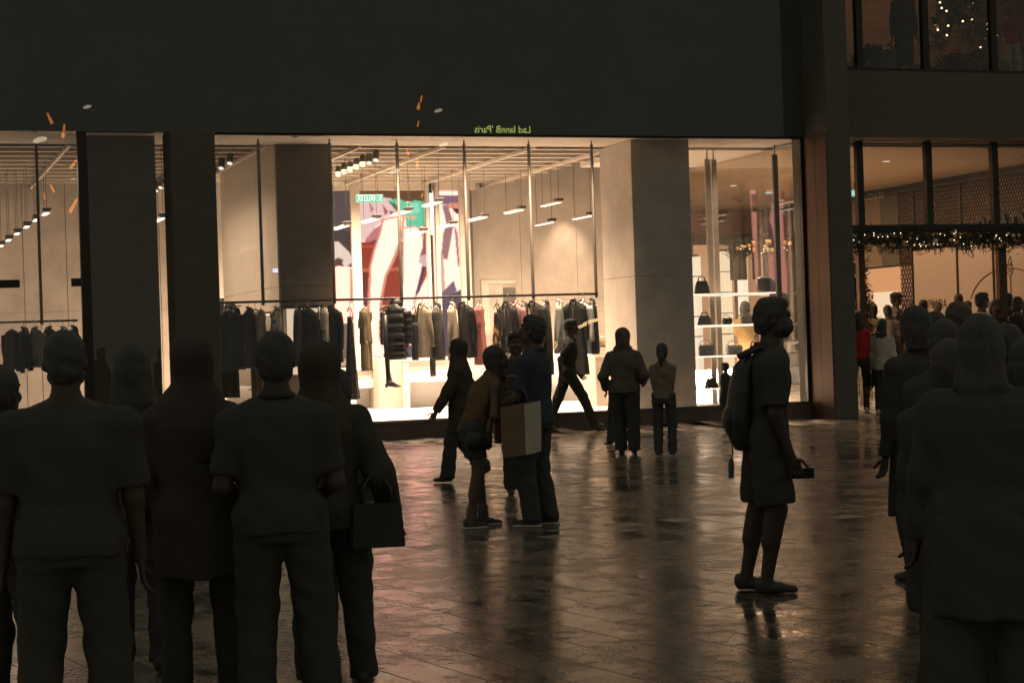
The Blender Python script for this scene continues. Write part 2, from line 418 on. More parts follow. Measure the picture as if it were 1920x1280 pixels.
# door niche in the back wall
p0, p1 = onY(902, 526, YB - .05), onY(966, 526, YB - .05)
nd = thing('doorway', 'pale door surround in the concrete back wall above the clothes rail', 'doorway', (p0.x, YB, ZB))
MB().box(p0.x, p1.x, YB - .06, YB - .025, p0.z - .07, p0.z).build('lintel', M['panel'], nd)
MB().box(p0.x, p0.x + .16, YB - .06, YB - .025, ZB, p0.z - .073).build('jamb', M['panel'], nd)
MB().box(p0.x + .165, fx(942, 560, YB), YB - .05, YB - .025, ZB, p0.z - .075).build('door_leaf', M['concrete'], nd)
MB().box(fx(942, 560, YB) + .005, p1.x, YB - .055, YB - .025, ZB, p0.z - .16).build('screen_panel', M['black'], nd)
MB().box(-6, -5.9, .1, 9, ZB, 5.7).build('side_wall', M['concrete'], bw)

def column(name, label, x0, x1, y0, y1, z0, z1, mat, seams=(), groups=None):
    t = thing(name, label, 'column', ((x0 + x1) / 2, y0, z0))
    zs = [z0] + list(seams) + [z1]
    for a, b in zip(zs[:-1], zs[1:]):
        MB().bbox(x0, x1, y0, y1, a + .002, b - .002, .006).build('shaft', mat, t)
    return t
# right concrete column just behind the glass
c0, c1 = fx(1188, 450, .55), fx(1297, 450, .55)
y1 = .55 + 1.35
column('concrete_column', 'broad bare concrete column behind the right half of the window', c0, c1, .55, y1, ZB, ZT + .01, M['concrete'], (2.6,))
c0, c1 = fx(168, 450, .55), fx(296, 450, .55)
column('concrete_column', 'dark concrete column in the left window beside the black outer pier', c0, c1, .55, 1.9, ZB, ZT + .01, M['concrete_shaded'], (2.6,))
# left column box clad with cream panels on its side
c0, c1 = fx(524, 450, 1.5), fx(624, 450, 1.5)
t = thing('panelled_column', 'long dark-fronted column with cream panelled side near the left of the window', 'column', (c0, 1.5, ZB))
MB().box(c0, c1, 1.5, 6.3, ZB, 2.58).build('shaft', M['concrete_shaded'], t); MB().box(c0, c1, 1.503, 6.3, 2.586, ZT + .04).build('shaft', M['concrete_shaded'], t)
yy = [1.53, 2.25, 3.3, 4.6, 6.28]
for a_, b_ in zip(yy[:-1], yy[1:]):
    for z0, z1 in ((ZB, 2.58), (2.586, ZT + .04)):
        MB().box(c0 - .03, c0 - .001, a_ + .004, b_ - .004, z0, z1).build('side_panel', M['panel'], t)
# divider wall between the two stores, seen behind the left column
x = fx(300, 500, 4.0)
# right shop wall (between shop and arcade) is glass on posts
side = thing('glass_side_wall', 'clear glass side wall of the shop behind the bag shelves', 'glass wall', (14.9, 2, ZB))
for a_, b_ in ((.15, 1.7), (1.71, 3.3), (3.31, 4.9)):
    MB().box(14.90, 14.912, a_, b_, ZB, ZT).build('glass_pane', M['glass'], side)
# solid part of that wall behind the concrete
tag(MB().box(14.85, 14.95, 4.95, 9.2, ZB, 5.7).build('shop_side_wall', M['panel']), kind='structure')
# ------------------------------------------------------------------ clothes rail
YR = .75
ra, rb = onY(408, 567, YR), onY(1121, 551, YR); zr = (ra.z + rb.z) / 2
rail = thing('clothes_rail', 'long dark clothes rail hung on poles across the big window', 'clothes rail', (ra.x, YR, zr))
MB().tube([(ra.x - .4, YR, zr), (rb.x, YR, zr)], .021, 10).build('bar', M['rail'], rail, smooth=True)
for px in (488, 622, 748, 874, 995, 1113):
    x = onY(px, 400, YR).x
    MB().tube([(x, YR, zr - .06), (x, YR, zr + .02), (x, YR, ZT - .05)], .026, 10).build('pole', M['pole'], rail, smooth=True)
    MB().tube([(x, YR, ZT - .05), (x, YR, ZT + .008)], .012, 8).build('ceiling_rod', M['darkmetal'], rail)

# ------------------------------------------------------------------ garments
def lerp(a, b, t): return a + (b - a) * t
def interp(tab, t):
    for (t0, v0), (t1, v1) in zip(tab[:-1], tab[1:]):
        if t <= t1: return lerp(v0, v1, (t - t0) / max(1e-6, t1 - t0))
    return tab[-1][1]
def hanger(root, w=.2, mat=None, hook=.10):
    MB().tube([(-w, 0, -.075), (-w * .6, 0, -.035), (-.03, 0, -.004), (.03, 0, -.004), (w * .6, 0, -.035), (w, 0, -.075)], [.008, .013, .014, .014, .013, .008], 8).build('hanger', mat or M['wood'], root, False, True)
    hk = [(0, 0, -.005), (0, 0, hook - .045)] + [(.026 * math.sin(a) * 1.0, 0, hook - .02 - .026 * math.cos(a)) for a in [R(k) for k in range(0, 235, 30)]]
    MB().tube(hk, .004, 6).build('hook', M['chrome'], root, False, True)
def loft_cloth(levels, n=28, seed=0, fold=.12, kfold=7):
    """levels: (z, cx, halfwidth, halfdepth, foldamount)"""
    rg = random.Random(seed); ph = rg.uniform(0, 6.28); ph2 = rg.uniform(0, 6.28); rings = []
    for (z, cx, hw, hd, fo) in levels:
        ring = []
        for i in range(n):
            a = 2 * math.pi * i / n
            f = 1 + fold * fo * (math.sin(kfold * a + ph + z * .7) + .6 * math.sin((kfold + 4) * a + ph2 - z)) 
            ca, sa = math.cos(a), math.sin(a)
            ring.append((cx + hw * math.copysign(abs(ca) ** .8, ca) * (1 + (f - 1) * .35), hd * math.copysign(abs(sa) ** .8, sa) * f, z + .006 * math.sin(3 * a + ph) * fo))
        rings.append(ring)
    return MB().loft(rings, True)
GSEED = [10]
def garment(px, ytop, ybot, wpx, mat, kind, label, Y=YR, zrail=None, sleeve='long', mat2=None, hmat=None, slen=None, flip=1, name=None, cat=None):
    zrail = zrail if zrail is not None else zr
    P = onY(px, ytop, Y); zb = onY(px, ybot, Y).z
    ppm = FPX / proj((P.x, Y, 2.0))[2]
    Wr = wpx / ppm * .9
    Wfull = {'strap': .36, 'trousers': .36, 'skirt': .38}.get(kind, .46)
    if Wr > Wfull: Wfull = Wr * 1.02
    cph = max(.22, min(1.0, Wr / Wfull)); phi = math.acos(cph) * flip
    L = (zrail - .105) - zb
    GSEED[0] += 1; sd = GSEED[0]; rg = random.Random(sd)
    nm = name or {'coat': 'coat', 'jacket': 'jacket', 'dress': 'dress', 'strap': 'dress', 'shirt': 'shirt', 'trousers': 'trousers', 'skirt': 'skirt', 'jumpsuit': 'jumpsuit', 'puffer': 'puffer_jacket'}[kind]
    t = thing(nm, label, cat or nm.replace('_', ' '), (P.x, Y, zrail - .115), phi, 'clothes hanging on the rail' if Y == YR else 'clothes on the side rail')
    W2 = Wfull / 2
    hanger(t, min(.2, W2 * .9), hmat or M['hangerdark'], .125)
    GSEED[0] += 1
    sl = (slen or (.58 if sleeve == 'long' else .26))
    def sleeves(zs=-.10, w=None, rad=.052, m_=None, drop=None):
        w = w or W2; d = drop or sl
        for s in (-1, 1):
            pts = []; rr = []
            for k in range(9):
                u = k / 8
                pts.append((s * (w * .80 + .03 * math.sin(u * 2.2) * (1 if s > 0 else .8)), .012 * math.sin(u * 5 + sd) + .015 * u, zs + .02 - d * u)); rr.append(rad * (1.0 - .28 * u + .05 * math.sin(9 * u + sd)))
            MB().tube(pts, rr, 10).build('sleeve', m_ or mat, t, False, True)
    def body(tab_w, tab_d, fo_tab, L, z0=-.012, n=30, kf=7, m_=None, nm='cloth_body', K=18):
        lev = []
        for k in range(K + 1):
            u = k / K; lev.append((z0 - L * u, .006 * math.sin(u * 4 + sd), interp(tab_w, u), interp(tab_d, u), interp(fo_tab, u)))
        return loft_cloth(lev, n, sd, .22, kf).build(nm, m_ or mat, t, False, True)
    if kind in ('coat', 'jacket', 'shirt'):
        u_sh = min(.3, .085 / L)
        fl = 1.12 if kind == 'coat' else 1.0
        body([(0, .055), (u_sh * .45, W2 * .6), (u_sh, W2 * .86), (u_sh * 1.6, W2 * .84), (.5, W2 * .78), (1, W2 * .86 * fl)], [(0, .045), (u_sh, .06), (.4, .075), (1, .085)], [(0, 0), (.2, .25), (1, .9)], L)
        sleeves(drop=min(sl, L * .95))
        # collar and open front edge
        MB().tube([(-.07, -.05, -.05), (-.05, -.03, .012), (0, .03, .03), (.05, -.03, .012), (.07, -.05, -.05)], [.012, .016, .02, .016, .012], 8).build('collar', mat2 or mat, t, False, True)
        if kind != 'shirt':
            MB().tube([(0.01, -.066, -.09), (.012, -.085, -L * .5), (.015, -.098, -L + .02)], .008, 6).build('placket', mat2 or mat, t, False, True)
    elif kind == 'dress':
        u_sh = min(.3, .08 / L)
        body([(0, .06), (u_sh, W2 * .78), (u_sh * 2, W2 * .68), (.4, W2 * .60), (1, W2 * .9)], [(0, .04), (u_sh, .05), (.4, .06), (1, .09)], [(0, 0), (.25, .5), (1, 1.3)], L)
        sleeves(drop=sl, rad=.06 if sleeve == 'short' else .05)
    elif kind == 'strap':
        for s in (-1, 1):
            MB().tube([(s * .06, 0, .0), (s * .075, -.03, -.10), (s * .08, -.03, -.2)], .006, 6).build('strap', mat, t, False, True)
        body([(0, W2 * .52), (.25, W2 * .5), (1, W2 * .92)], [(0, .035), (.3, .05), (1, .09)], [(0, .1), (.3, .7), (1, 1.3)], L - .14, z0=-.15)
    elif kind == 'skirt':
        for s in (-1, 1): MB().box(s * .10 - .012, s * .10 + .012, -.012, .012, -.20, -.06).build('clip', M['chrome'], t, False)
        body([(0, W2 * .62), (.2, W2 * .75), (1, W2 * .95)], [(0, .03), (.3, .05), (1, .08)], [(0, .1), (.3, .7), (1, 1.2)], L - .18, z0=-.19)
    elif kind == 'trousers':
        MB().bbox(-W2 * .62, W2 * .62, -.035, .035, -.30, -.14, .012).build('waistband', mat, t, False)
        for s in (-1, 1):
            lev = [(-.28 - (L - .28) * k / 12, s * W2 * (.34 + .06 * k / 12), W2 * (.36 - .08 * k / 12), .05 - .008 * k / 12, .4) for k in range(13)]
            loft_cloth(lev, 16, sd + s, .2, 3).build('trouser_leg', mat, t, False, True)
    elif kind == 'jumpsuit':
        u_sh = min(.3, .085 / (L * .55))
        body([(0, .055), (u_sh, W2 * .85), (.5, W2 * .72), (1, W2 * .75)], [(0, .04), (u_sh, .06), (1, .075)], [(0, 0), (.3, .5), (1, .8)], L * .56)
        for s in (-1, 1):
            lev = [(-L * .54 - (L * .46) * k / 12, s * W2 * .36, W2 * (.38 + .06 * k / 12), .062, .6) for k in range(13)]
            loft_cloth(lev, 16, sd + s, .22, 4).build('trouser_leg', mat, t, False, True)
        sleeves(drop=sl)
    elif kind == 'puffer':
        lev = []
        for k in range(37):
            u = k / 36; pu = .82 + .18 * abs(math.sin(u * math.pi * 6))
            w = interp([(0, .07), (.12, W2 * .72), (.3, W2 * .85), (1, W2 * .9)], u)
            lev.append((.03 - (L + .03) * u, 0, w * pu, interp([(0, .06), (.15, .11), (1, .14)], u) * pu, .25))
        loft_cloth(lev, 30, sd, .12, 5).build('cloth_body', mat, t, False, True)
        for s in (-1, 1):
            pts = [(s * (W2 * .8 + .035 * math.sin(u * 2)), .03, -.09 - .52 * u) for u in [k / 20 for k in range(21)]]
            MB().tube(pts, [.085 * (.8 + .2 * abs(math.sin(k / 20 * math.pi * 5))) * (1 - .012 * k) for k in range(21)], 12).build('sleeve', mat, t, False, True)
        MB().ball((0, .05, .03), (.12, .10, .10), 12, 8).build('hood', mat, t, False, True)
    return t
C = {}
C['black'] = cloth('cloth_black', (.022, .018, .013)); C['char'] = cloth('cloth_charcoal', (.04, .033, .025)); C['dkbrown'] = cloth('cloth_dark_brown', (.055, .04, .028))
C['brown'] = cloth('cloth_brown', (.13, .085, .05)); C['tan'] = cloth('cloth_tan', (.36, .26, .16)); C['beige'] = cloth('cloth_beige', (.5, .4, .28)); C['cream'] = cloth('cloth_cream', (.66, .58, .46))
C['grey'] = cloth('cloth_grey', (.2, .19, .17)); C['ltgrey'] = cloth('cloth_light_grey', (.42, .4, .36)); C['white'] = cloth('cloth_white', (.72, .69, .64)); C['pink'] = cloth('cloth_pink', (.56, .20, .16))
C['ltpink'] = cloth('cloth_pale_pink', (.6, .28, .28)); C['denim'] = cloth('cloth_grey_denim', (.11, .105, .092), var=.45, scale=5); C['dkdenim'] = cloth('cloth_dark_denim', (.05, .05, .047), var=.4, scale=5)
C['leather'] = pm('black_leather', (.022, .02, .017), .38, var=.2, bump=.3, bscale=25); C['puff'] = pm('puffer_nylon', (.03, .027, .023), .45, var=.2, bump=.3, bscale=20)
C['dots'] = patterned('cloth_black_dots', (.02, .018, .016), [(.5, .45, .36), (.4, .36, .3)], 26, .16)
C['floral'] = patterned('cloth_orange_floral', (.02, .018, .015), [(.42, .2, .05), (.3, .15, .05)], 13, .42, (1, 1, .55))
C['greypat'] = patterned('cloth_grey_print', (.42, .4, .35), [(.05, .045, .04), (.2, .19, .17)], 16, .4)
C['floral2'] = patterned('cloth_dark_floral', (.03, .026, .022), [(.24, .18, .11), (.1, .07, .05)], 10, .3)
G = garment
G(427, 574, 744, 34, C['black'], 'jumpsuit', 'black jumpsuit hung nearest the black outer pier', flip=-1)
G(442, 574, 690, 26, C['black'], 'coat', 'black coat just right of the black jumpsuit on the rail')
G(466, 572, 687, 34, C['dkbrown'], 'coat', 'dark brown coat hung over long brown trousers')
G(478, 575, 747, 22, C['brown'], 'trousers', 'long brown trousers below the dark brown coat', flip=-1)
G(489, 573, 690, 22, C['tan'], 'dress', 'tan dress beside the dark brown coat on the rail')
G(517, 576, 664, 25, C['greypat'], 'shirt', 'pale grey printed shirt hanging in front of the panelled column', sleeve='short')
G(558, 575, 684, 20, C['char'], 'coat', 'charcoal coat left of a pair on the dark column front')
G(576, 573, 668, 24, C['char'], 'coat', 'black wool coat with pale buttons before the dark column', mat2=C['black'], flip=-1)
G(599, 574, 690, 19, C['black'], 'skirt', 'black skirt clipped under a white hanger')
G(609, 574, 693, 18, C['cream'], 'dress', 'cream dress with short sleeves squeezed between black clothes', sleeve='short')
G(622, 573, 677, 22, C['black'], 'coat', 'black coat touching the second rail pole', flip=-1)
G(655, 574, 746, 22, C['dots'], 'strap', 'long black dress speckled with white dots')
G(684, 574, 694, 32, C['tan'], 'jumpsuit', 'tan jumpsuit with short sleeves in front of the bright screen', sleeve='short')
G(740, 571, 673, 46, C['puff'], 'puffer', 'bulky black puffer jacket in front of the screen', flip=-1)
G(776, 574, 674, 20, C['dkdenim'], 'trousers', 'dark denim trousers hung beside the puffer jacket')
G(792, 575, 668, 16, C['beige'], 'shirt', 'slim beige shirt next to the dark denim trousers', flip=-1)
G(808, 572, 704, 16, C['denim'], 'trousers', 'long grey denim trousers below the grey denim jacket')
G(820, 572, 672, 26, C['denim'], 'jacket', 'washed grey denim jacket near the middle pole')
G(848, 570, 672, 28, C['beige'], 'coat', 'beige trench coat left of the middle pole', mat2=C['cream'])
G(869, 570, 668, 26, C['black'], 'coat', 'black blazer overlapping the beige trench coat', flip=-1)
G(899, 568, 681, 27, C['pink'], 'dress', 'salmon pink dress, brightest colour on the rail', sleeve='short', slen=.34)
G(931, 568, 682, 28, C['floral'], 'strap', 'black dress with orange flower print')
G(951, 568, 660, 20, C['floral2'], 'jacket', 'dark printed jacket beside the orange flower dress', flip=-1)
G(966, 567, 640, 16, C['ltpink'], 'shirt', 'pale pink shirt peeking out behind the tall man in blue', flip=-1)
G(983, 566, 660, 24, C['black'], 'jacket', 'black jacket with tan lining above the head of the man in blue', mat2=C['tan'])
G(1000, 566, 662, 24, C['char'], 'coat', 'charcoal coat right of the black jacket with tan lining', flip=-1)
G(1023, 565, 700, 30, C['leather'], 'coat', 'long black leather coat with a clipped hanger')
G(1048, 564, 660, 22, C['ltgrey'], 'shirt', 'light grey shirt between two black coats', mat2=C['white'])
G(1077, 564, 700, 30, C['black'], 'coat', 'long black overcoat right of the walking man', flip=-1)
G(1092, 564, 660, 18, C['white'], 'shirt', 'white shirt tucked behind the long black overcoat', flip=-1)
G(1110, 563, 661, 22, C['black'], 'coat', 'last black coat at the right end of the rail')
# thigh boots clipped to a hanger
p = onY(722, 575, YR); zb = onY(722, 727, YR).z
t = thing('thigh_boot', 'black thigh boot with pointed toe hanging from a clip hanger', 'boot', (p.x, YR - .05, zr - .115), .25)
hanger(t, .12, M['hangerdark'], .125)
Lb = zr - .115 - zb
for dx, dy in ((0, 0), (.045, .05)):
    MB().tube([(dx - .02, dy, -.14), (dx - .02, dy, -Lb * .5), (dx - .01, dy, -Lb * .8), (dx, dy, -Lb + .17), (dx + .012, dy, -Lb + .07)], [.045, .038, .028, .036, .05], 12).build('boot_shaft', C['leather'], t, False, True)
    MB().tube([(dx - .02, dy, -Lb + .075), (dx + .05, dy, -Lb + .055), (dx + .13, dy, -Lb + .024), (dx + .21, dy, -Lb + .010)], [.045, .046, .027, .006], 10).build('boot_foot', C['leather'], t, False, True)
    MB().tube([(dx - .04, dy, -Lb + .06), (dx - .045, dy, -Lb + .002)], [.026, .014], 8).build('heel', C['leather'], t, False, True)
# left-hand store rail
YL = 1.6
ra2, rb2 = onY(2, 605, YL), onY(139, 600, YL); zl = (ra2.z + rb2.z) / 2
r2 = thing('clothes_rail', 'short clothes rail in the dim left window behind the big man', 'clothes rail', (ra2.x, YL, zl))
MB().tube([(ra2.x - 1.5, YL, zl), (rb2.x + .05, YL, zl)], .018, 8).build('bar', M['rail'], r2)
xx = onY(75, 500, YL).x
MB().tube([(xx, YL, zl - .05), (xx, YL, ZT)], .024, 8).build('pole', M['pole'], r2)
for a in ((22, 614, 690, 32, C['dkbrown'], 'dress', 'dark dress with cream sleeves at the left edge', 'long', C['cream']), (44, 612, 688, 30, C['black'], 'coat', 'black coat second from the left edge', 'long', None),
          (67, 612, 686, 26, C['grey'], 'shirt', 'grey shirt in the middle of the left window rail', 'long', None), (93, 612, 690, 26, C['black'], 'shirt', 'black printed top in the left window', 'short', None),
          (117, 611, 690, 28, C['cream'], 'shirt', 'cream top with small dark patch in the left window', 'short', None), (138, 612, 690, 20, C['char'], 'coat', 'dark coat cut off by the left window frame', 'long', None)):
    G(a[0], a[1], a[2], a[3], a[4], a[5], a[6], Y=YL, zrail=zl, sleeve=a[7], mat2=a[8], flip=random.choice((-1, 1)))

# ------------------------------------------------------------------ hanging bar lamps
def bar_lamp(px, py, Y, L=.95, label='', short=False):
    p = onY(px, py, Y); z = p.z
    t = thing('pendant_lamp', label, 'pendant lamp', (p.x, Y, z), 0, 'hanging bar lamps in the shop')
    MB().bbox(-.045, .045, 0, L, .006, .035, .004).build('lamp_body', M['darkmetal'] if short else M['baffle'], t, False)
    MB().box(-.036, .036, .03, L - .03, -.002, .005).build('diffuser', M['lamp'], t, False)
    MB().bbox(-.07, .07, -.02, .16, .036, .085, .006).build('driver_box', M['darkmetal'], t, False)
    for y in (.06, L - .06):
        MB().tube([(0, y, .03), (0, y, ZT + .2 - z)], .0045, 5).build('cable', M['darkmetal'], t, False)
    return t
LP = [(652, 424, 4.2, 'left lamp over the purple part of the screen'), (708, 411, 4.2, 'over the pink skirt on the screen'), (768, 397, 4.2, 'over the green top on the screen'), (826, 380, 4.2, 'beside the bright vertical strip'),
      (796, 435, 6.0, 'low over the right leg on the screen'), (852, 422, 6.0, 'over the right edge of the screen'), (911, 408, 6.0, 'left against the concrete back wall'), (980, 394, 6.0, 'in the middle of the concrete back wall'), (1050, 380, 5.2, 'highest, beside the light patch on the wall'),
      (1037, 417, 7.2, 'lowest against the concrete back wall'), (1110, 405, 6.2, 'rightmost, beside the broad column'), (307, 409, 2.6, 'in the narrow gap beside the black outer pier')]
for px, py, Y, lab in LP: bar_lamp(px, py, Y, 1.0, 'slim hanging bar lamp ' + lab)
for k, (px, py, Y, lab) in enumerate([(88, 399, 4.6, 'largest and nearest of the left store row'), (70, 411, 5.0, 'second nearest in the left store row'), (52, 424, 5.4, 'third in the left store row'), (34, 437, 5.8, 'fourth in the left store row'), (18, 449, 6.2, 'fifth in the left store row'), (3, 460, 6.6, 'last of the left store row at the frame edge')]):
    bar_lamp(px, py, Y, .55, 'glowing hanging lamp ' + lab, True)

# ------------------------------------------------------------------ track spots
def track(pa, pb, z, n, label, i0=0):
    A, B = onZ(pa[0], pa[1], z), onZ(pb[0], pb[1], z); x = (A.x + B.x) / 2
    t = thing('track_light', label, 'track light', (x, A.y, z))
    MB().box(x - .02, x + .02, min(A.y, B.y) - .3, max(A.y, B.y) + .5, z + .14, z + .17).build('track', M['black'], t)
    for k in range(n):
        y = lerp(A.y, B.y, k / max(1, n - 1))
        h = MB().tube([(x, y + .03, z + .10), (x - .03, y - .05, z - .06)], .055, 12).build('spot_head', M['black'], t)
        MB().tube([(x, y, z + .14), (x, y, z + .05)], .012, 6).build('stem', M['black'], t)
        MB().tube([(x - .0305, y - .0515, z - .063), (x - .032, y - .054, z - .068)], .046, 12).build('lens', M['spotface'], h)
track((708, 294), (634, 323), 4.78, 7, 'row of seven black spotlights on a track in front of the screen')
track((430, 300), (404, 318), 4.78, 3, 'black track spots in the top left corner of the big window')
track((312, 340), (296, 352), 4.7, 3, 'black track spots in the gap left of the outer pier')
wp = onY(1062, 470, YB)
spot('wall_washer', (wp.x - .1, YB - .9, 4.9), (wp.x, YB, 3.1), 260, WARM, 46, .9)

# ------------------------------------------------------------------ LED screen
YS = 8.6
def lin(c): return tuple(((v / 255 + .055) / 1.055) ** 2.4 if v / 255 > .04045 else v / 255 / 12.92 for v in c)
polys = [
 ([(610, 355), (880, 355), (880, 690), (610, 690)], (243, 236, 232)),
 ([(610, 355), (666, 355), (666, 512), (610, 512)], (92, 76, 76)), ([(610, 420), (666, 440), (666, 500), (610, 505)], (74, 60, 58)),
 ([(610, 455), (634, 453), (655, 474), (661, 492), (646, 503), (640, 492), (622, 500), (610, 505)], (244, 218, 204)),
 ([(610, 497), (634, 483), (644, 488), (632, 505), (610, 512)], (98, 60, 48)), ([(610, 507), (632, 499), (664, 502), (668, 690), (610, 690)], (246, 232, 224)),
 ([(655, 505), (664, 503), (668, 560), (656, 570)], (222, 160, 132)),
 ([(610, 610), (668, 606), (668, 690), (610, 690)], (120, 92, 80)),
 ([(672, 355), (810, 355), (810, 378), (672, 378)], (110, 72, 46)),
 ([(672, 366), (732, 372), (748, 398), (722, 408), (704, 425), (684, 452), (672, 454)], (246, 206, 200)),
 ([(690, 378), (700, 392), (694, 400)], (205, 130, 130)), ([(715, 383), (726, 398), (720, 404)], (180, 90, 80)), ([(727, 396), (737, 398), (733, 404)], (150, 60, 56)),
 ([(682, 452), (700, 430), (724, 414), (726, 424), (704, 450), (686, 456)], (204, 122, 126)),
 ([(672, 453), (686, 456), (704, 450), (724, 424), (724, 460), (672, 460)], (84, 78, 66)),
 ([(672, 455), (762, 455), (760, 605), (672, 605)], (158, 50, 33)), ([(672, 462), (720, 460), (720, 464), (672, 465)], (190, 80, 50)), ([(672, 505), (760, 503), (760, 509), (672, 511)], (204, 96, 66)),
 ([(672, 511), (688, 511), (686, 600), (672, 600)], (110, 36, 34)), ([(722, 575), (762, 570), (762, 605), (720, 605)], (190, 40, 30)),
 ([(714, 412), (757, 402), (754, 444), (742, 482), (724, 520), (716, 560), (712, 640), (684, 640), (688, 560), (691, 500), (698, 470), (708, 440)], (238, 150, 124)),
 ([(718, 414), (753, 406), (750, 442), (736, 482), (719, 520), (711, 560), (708, 640), (689, 640), (693, 560), (695, 500), (702, 470), (712, 440)], (249, 240, 234)),
 ([(724, 376), (746, 372), (764, 382), (776, 376), (800, 380), (804, 398), (800, 424), (776, 430), (760, 426), (757, 400), (742, 388)], (112, 214, 170)),
 ([(762, 384), (782, 380), (786, 398), (764, 404)], (156, 236, 200)), ([(760, 404), (782, 406), (776, 412), (762, 412)], (226, 200, 160)), ([(726, 378), (738, 382), (750, 396), (744, 398)], (60, 110, 80)),
 ([(753, 428), (775, 424), (792, 432), (795, 470), (792, 512), (780, 560), (772, 660), (744, 660), (750, 560), (752, 490)], (242, 168, 148)),
 ([(756, 430), (776, 427), (789, 434), (791, 470), (788, 510), (776, 560), (768, 660), (748, 660), (754, 560), (756, 490)], (250, 242, 236)),
 ([(795, 420), (806, 405), (806, 500), (795, 504), (784, 494), (786, 480), (791, 466)], (156, 100, 100)), ([(786, 482), (800, 478), (806, 500), (794, 504), (785, 494)], (226, 190, 190)),
 ([(790, 502), (799, 503), (786, 548), (776, 562), (778, 550)], (92, 66, 88)), ([(797, 504), (806, 502), (804, 524), (788, 540)], (206, 70, 48)),
 ([(806, 505), (808, 690), (796, 690), (770, 600), (780, 560)], (244, 236, 232)),
 ([(822, 366), (872, 366), (872, 384), (822, 384)], (140, 104, 128)), ([(838, 382), (872, 380), (872, 390), (836, 392)], (240, 150, 120)), ([(846, 391), (872, 392), (872, 402), (856, 402)], (86, 44, 44)),
 ([(828, 386), (838, 384), (850, 420), (846, 446), (838, 490), (826, 486), (830, 440), (836, 420)], (170, 124, 122)), ([(850, 420), (858, 440), (862, 500), (858, 505), (854, 460)], (196, 140, 142)),
 ([(818, 470), (830, 480), (834, 560), (820, 560)], (236, 176, 156)),
 ([(730, 600), (760, 592), (800, 576), (868, 546), (880, 546), (880, 690), (730, 690)], (96, 80, 94)), ([(820, 560), (850, 530), (856, 550), (830, 566)], (130, 100, 120)),
 ([(745, 580), (800, 575), (806, 600), (792, 640), (776, 658), (764, 648), (748, 610)], (248, 244, 244)), ([(744, 586), (758, 582), (756, 586), (745, 590)], (110, 110, 150)), ([(756, 590), (770, 588), (768, 596), (754, 597)], (200, 80, 96)),
]
nxg, nyg = 200, 240
gxs = np.linspace(616, 874, nxg); gys = np.linspace(358, 672, nyg)
GX, GY = np.meshgrid(gxs, gys, indexing='ij')
img = np.zeros((nxg, nyg, 3))
def inside(poly, X, Y):
    r = np.zeros(X.shape, bool); n = len(poly)
    for i in range(n):
        (x1, y1), (x2, y2) = poly[i], poly[(i + 1) % n]
        if y1 == y2: continue
        cnd = ((y1 > Y) != (y2 > Y)) & (X < (x2 - x1) * (Y - y1) / (y2 - y1) + x1); r ^= cnd
    return r
for poly, c in polys: img[inside(poly, GX, GY)] = lin(c)
# woven texture on the skirt and sofa, then a slight softening
wv = .5 + .5 * np.sin(GX * 1.9 + GY * .9) * np.sin(GY * 1.3 - GX * .7)
lum = img.mean(axis=2); dark = (lum < .3)[..., None]
img = np.where(dark, img * (.78 + .44 * wv[..., None]), img)
for _ in range(1):
    im2 = img.copy(); im2[1:-1, 1:-1] = (img[1:-1, 1:-1] * 2 + img[:-2, 1:-1] + img[2:, 1:-1] + img[1:-1, :-2] + img[1:-1, 2:]) / 6; img = im2
img = np.where((img.min(axis=2) > .62)[..., None], img * np.array((3.2, 1.3, 1.08)), img)   # over-bright skin tones of the picture
A0, A1, A2 = onY(616, 358, YS), onY(874, 358, YS), onY(616, 672, YS)
V = np.zeros((nxg, nyg, 3)); fxs = (GX - 616) / 258; fys = (GY - 358) / 314
for k in range(3): V[..., k] = A0[k] + (A1[k] - A0[k]) * fxs + (A2[k] - A0[k]) * fys
ii = np.arange(nxg * nyg).reshape(nxg, nyg)
Fq = np.stack([ii[:-1, :-1], ii[:-1, 1:], ii[1:, 1:], ii[1:, :-1]], -1).reshape(-1, 4)
V = V.reshape(-1, 3)
scr = thing('video_screen', 'tall glowing video screen showing bare legs on a red sofa', 'video screen', (A0.x, YS, A2.z))
sme = fastmesh('picture', V, Fq)
ca = sme.color_attributes.new('col', 'FLOAT_COLOR', 'POINT'); ca.data.foreach_set('color', np.concatenate([img.reshape(-1, 3), np.ones((nxg * nyg, 1))], 1).astype(np.float32).ravel())
mt, nt, b, out = newmat('led_picture'); at = N(nt, 'ShaderNodeVertexColor'); at.layer_name = 'col'
nt.links.new(at.outputs[0], b.inputs['Emission Color']); b.inputs['Emission Strength'].default_value = 1.0; b.inputs['Base Color'].default_value = (.004, .004, .004, 1); b.inputs['Roughness'].default_value = .9; b.inputs['Specular IOR Level'].default_value = .1
o = link('picture', sme, mt); unparented(o, scr)
bx0, bx1 = min(A0.x, A2.x) - .05, A1.x + .12
MB().box(bx0, bx1, YS + .02, YS + .12, A2.z - .15, A0.z + .1).build('casing', M['black'], scr)
MB().box(bx0, bx1, YS - .25, YS - .02, A0.z + .0, 5.2).build('bulkhead', M['plaster'], scr)
def post(px0, px1, y, Y, mat, name='post', z1=5.0):
    x0, x1 = onY(px0, y, Y).x, onY(px1, y, Y).x
    return MB().box(x0, x1, Y, Y + .1, ZB, z1).build(name, mat, scr)
post(660, 677, 450, YS - .3, M['concrete']); post(801, 807, 450, YS - .35, M['concrete']); post(808, 812, 450, YS - .34, M['darkmetal']); post(818, 825, 450, YS - .35, M['concrete']); post(864, 872, 450, YS - .3, M['concrete']); post(874, 882, 450, YS - .3, M['concrete'])
s0 = onY(806, 362, YS - .42); s1 = onY(812, 440, YS - .42)
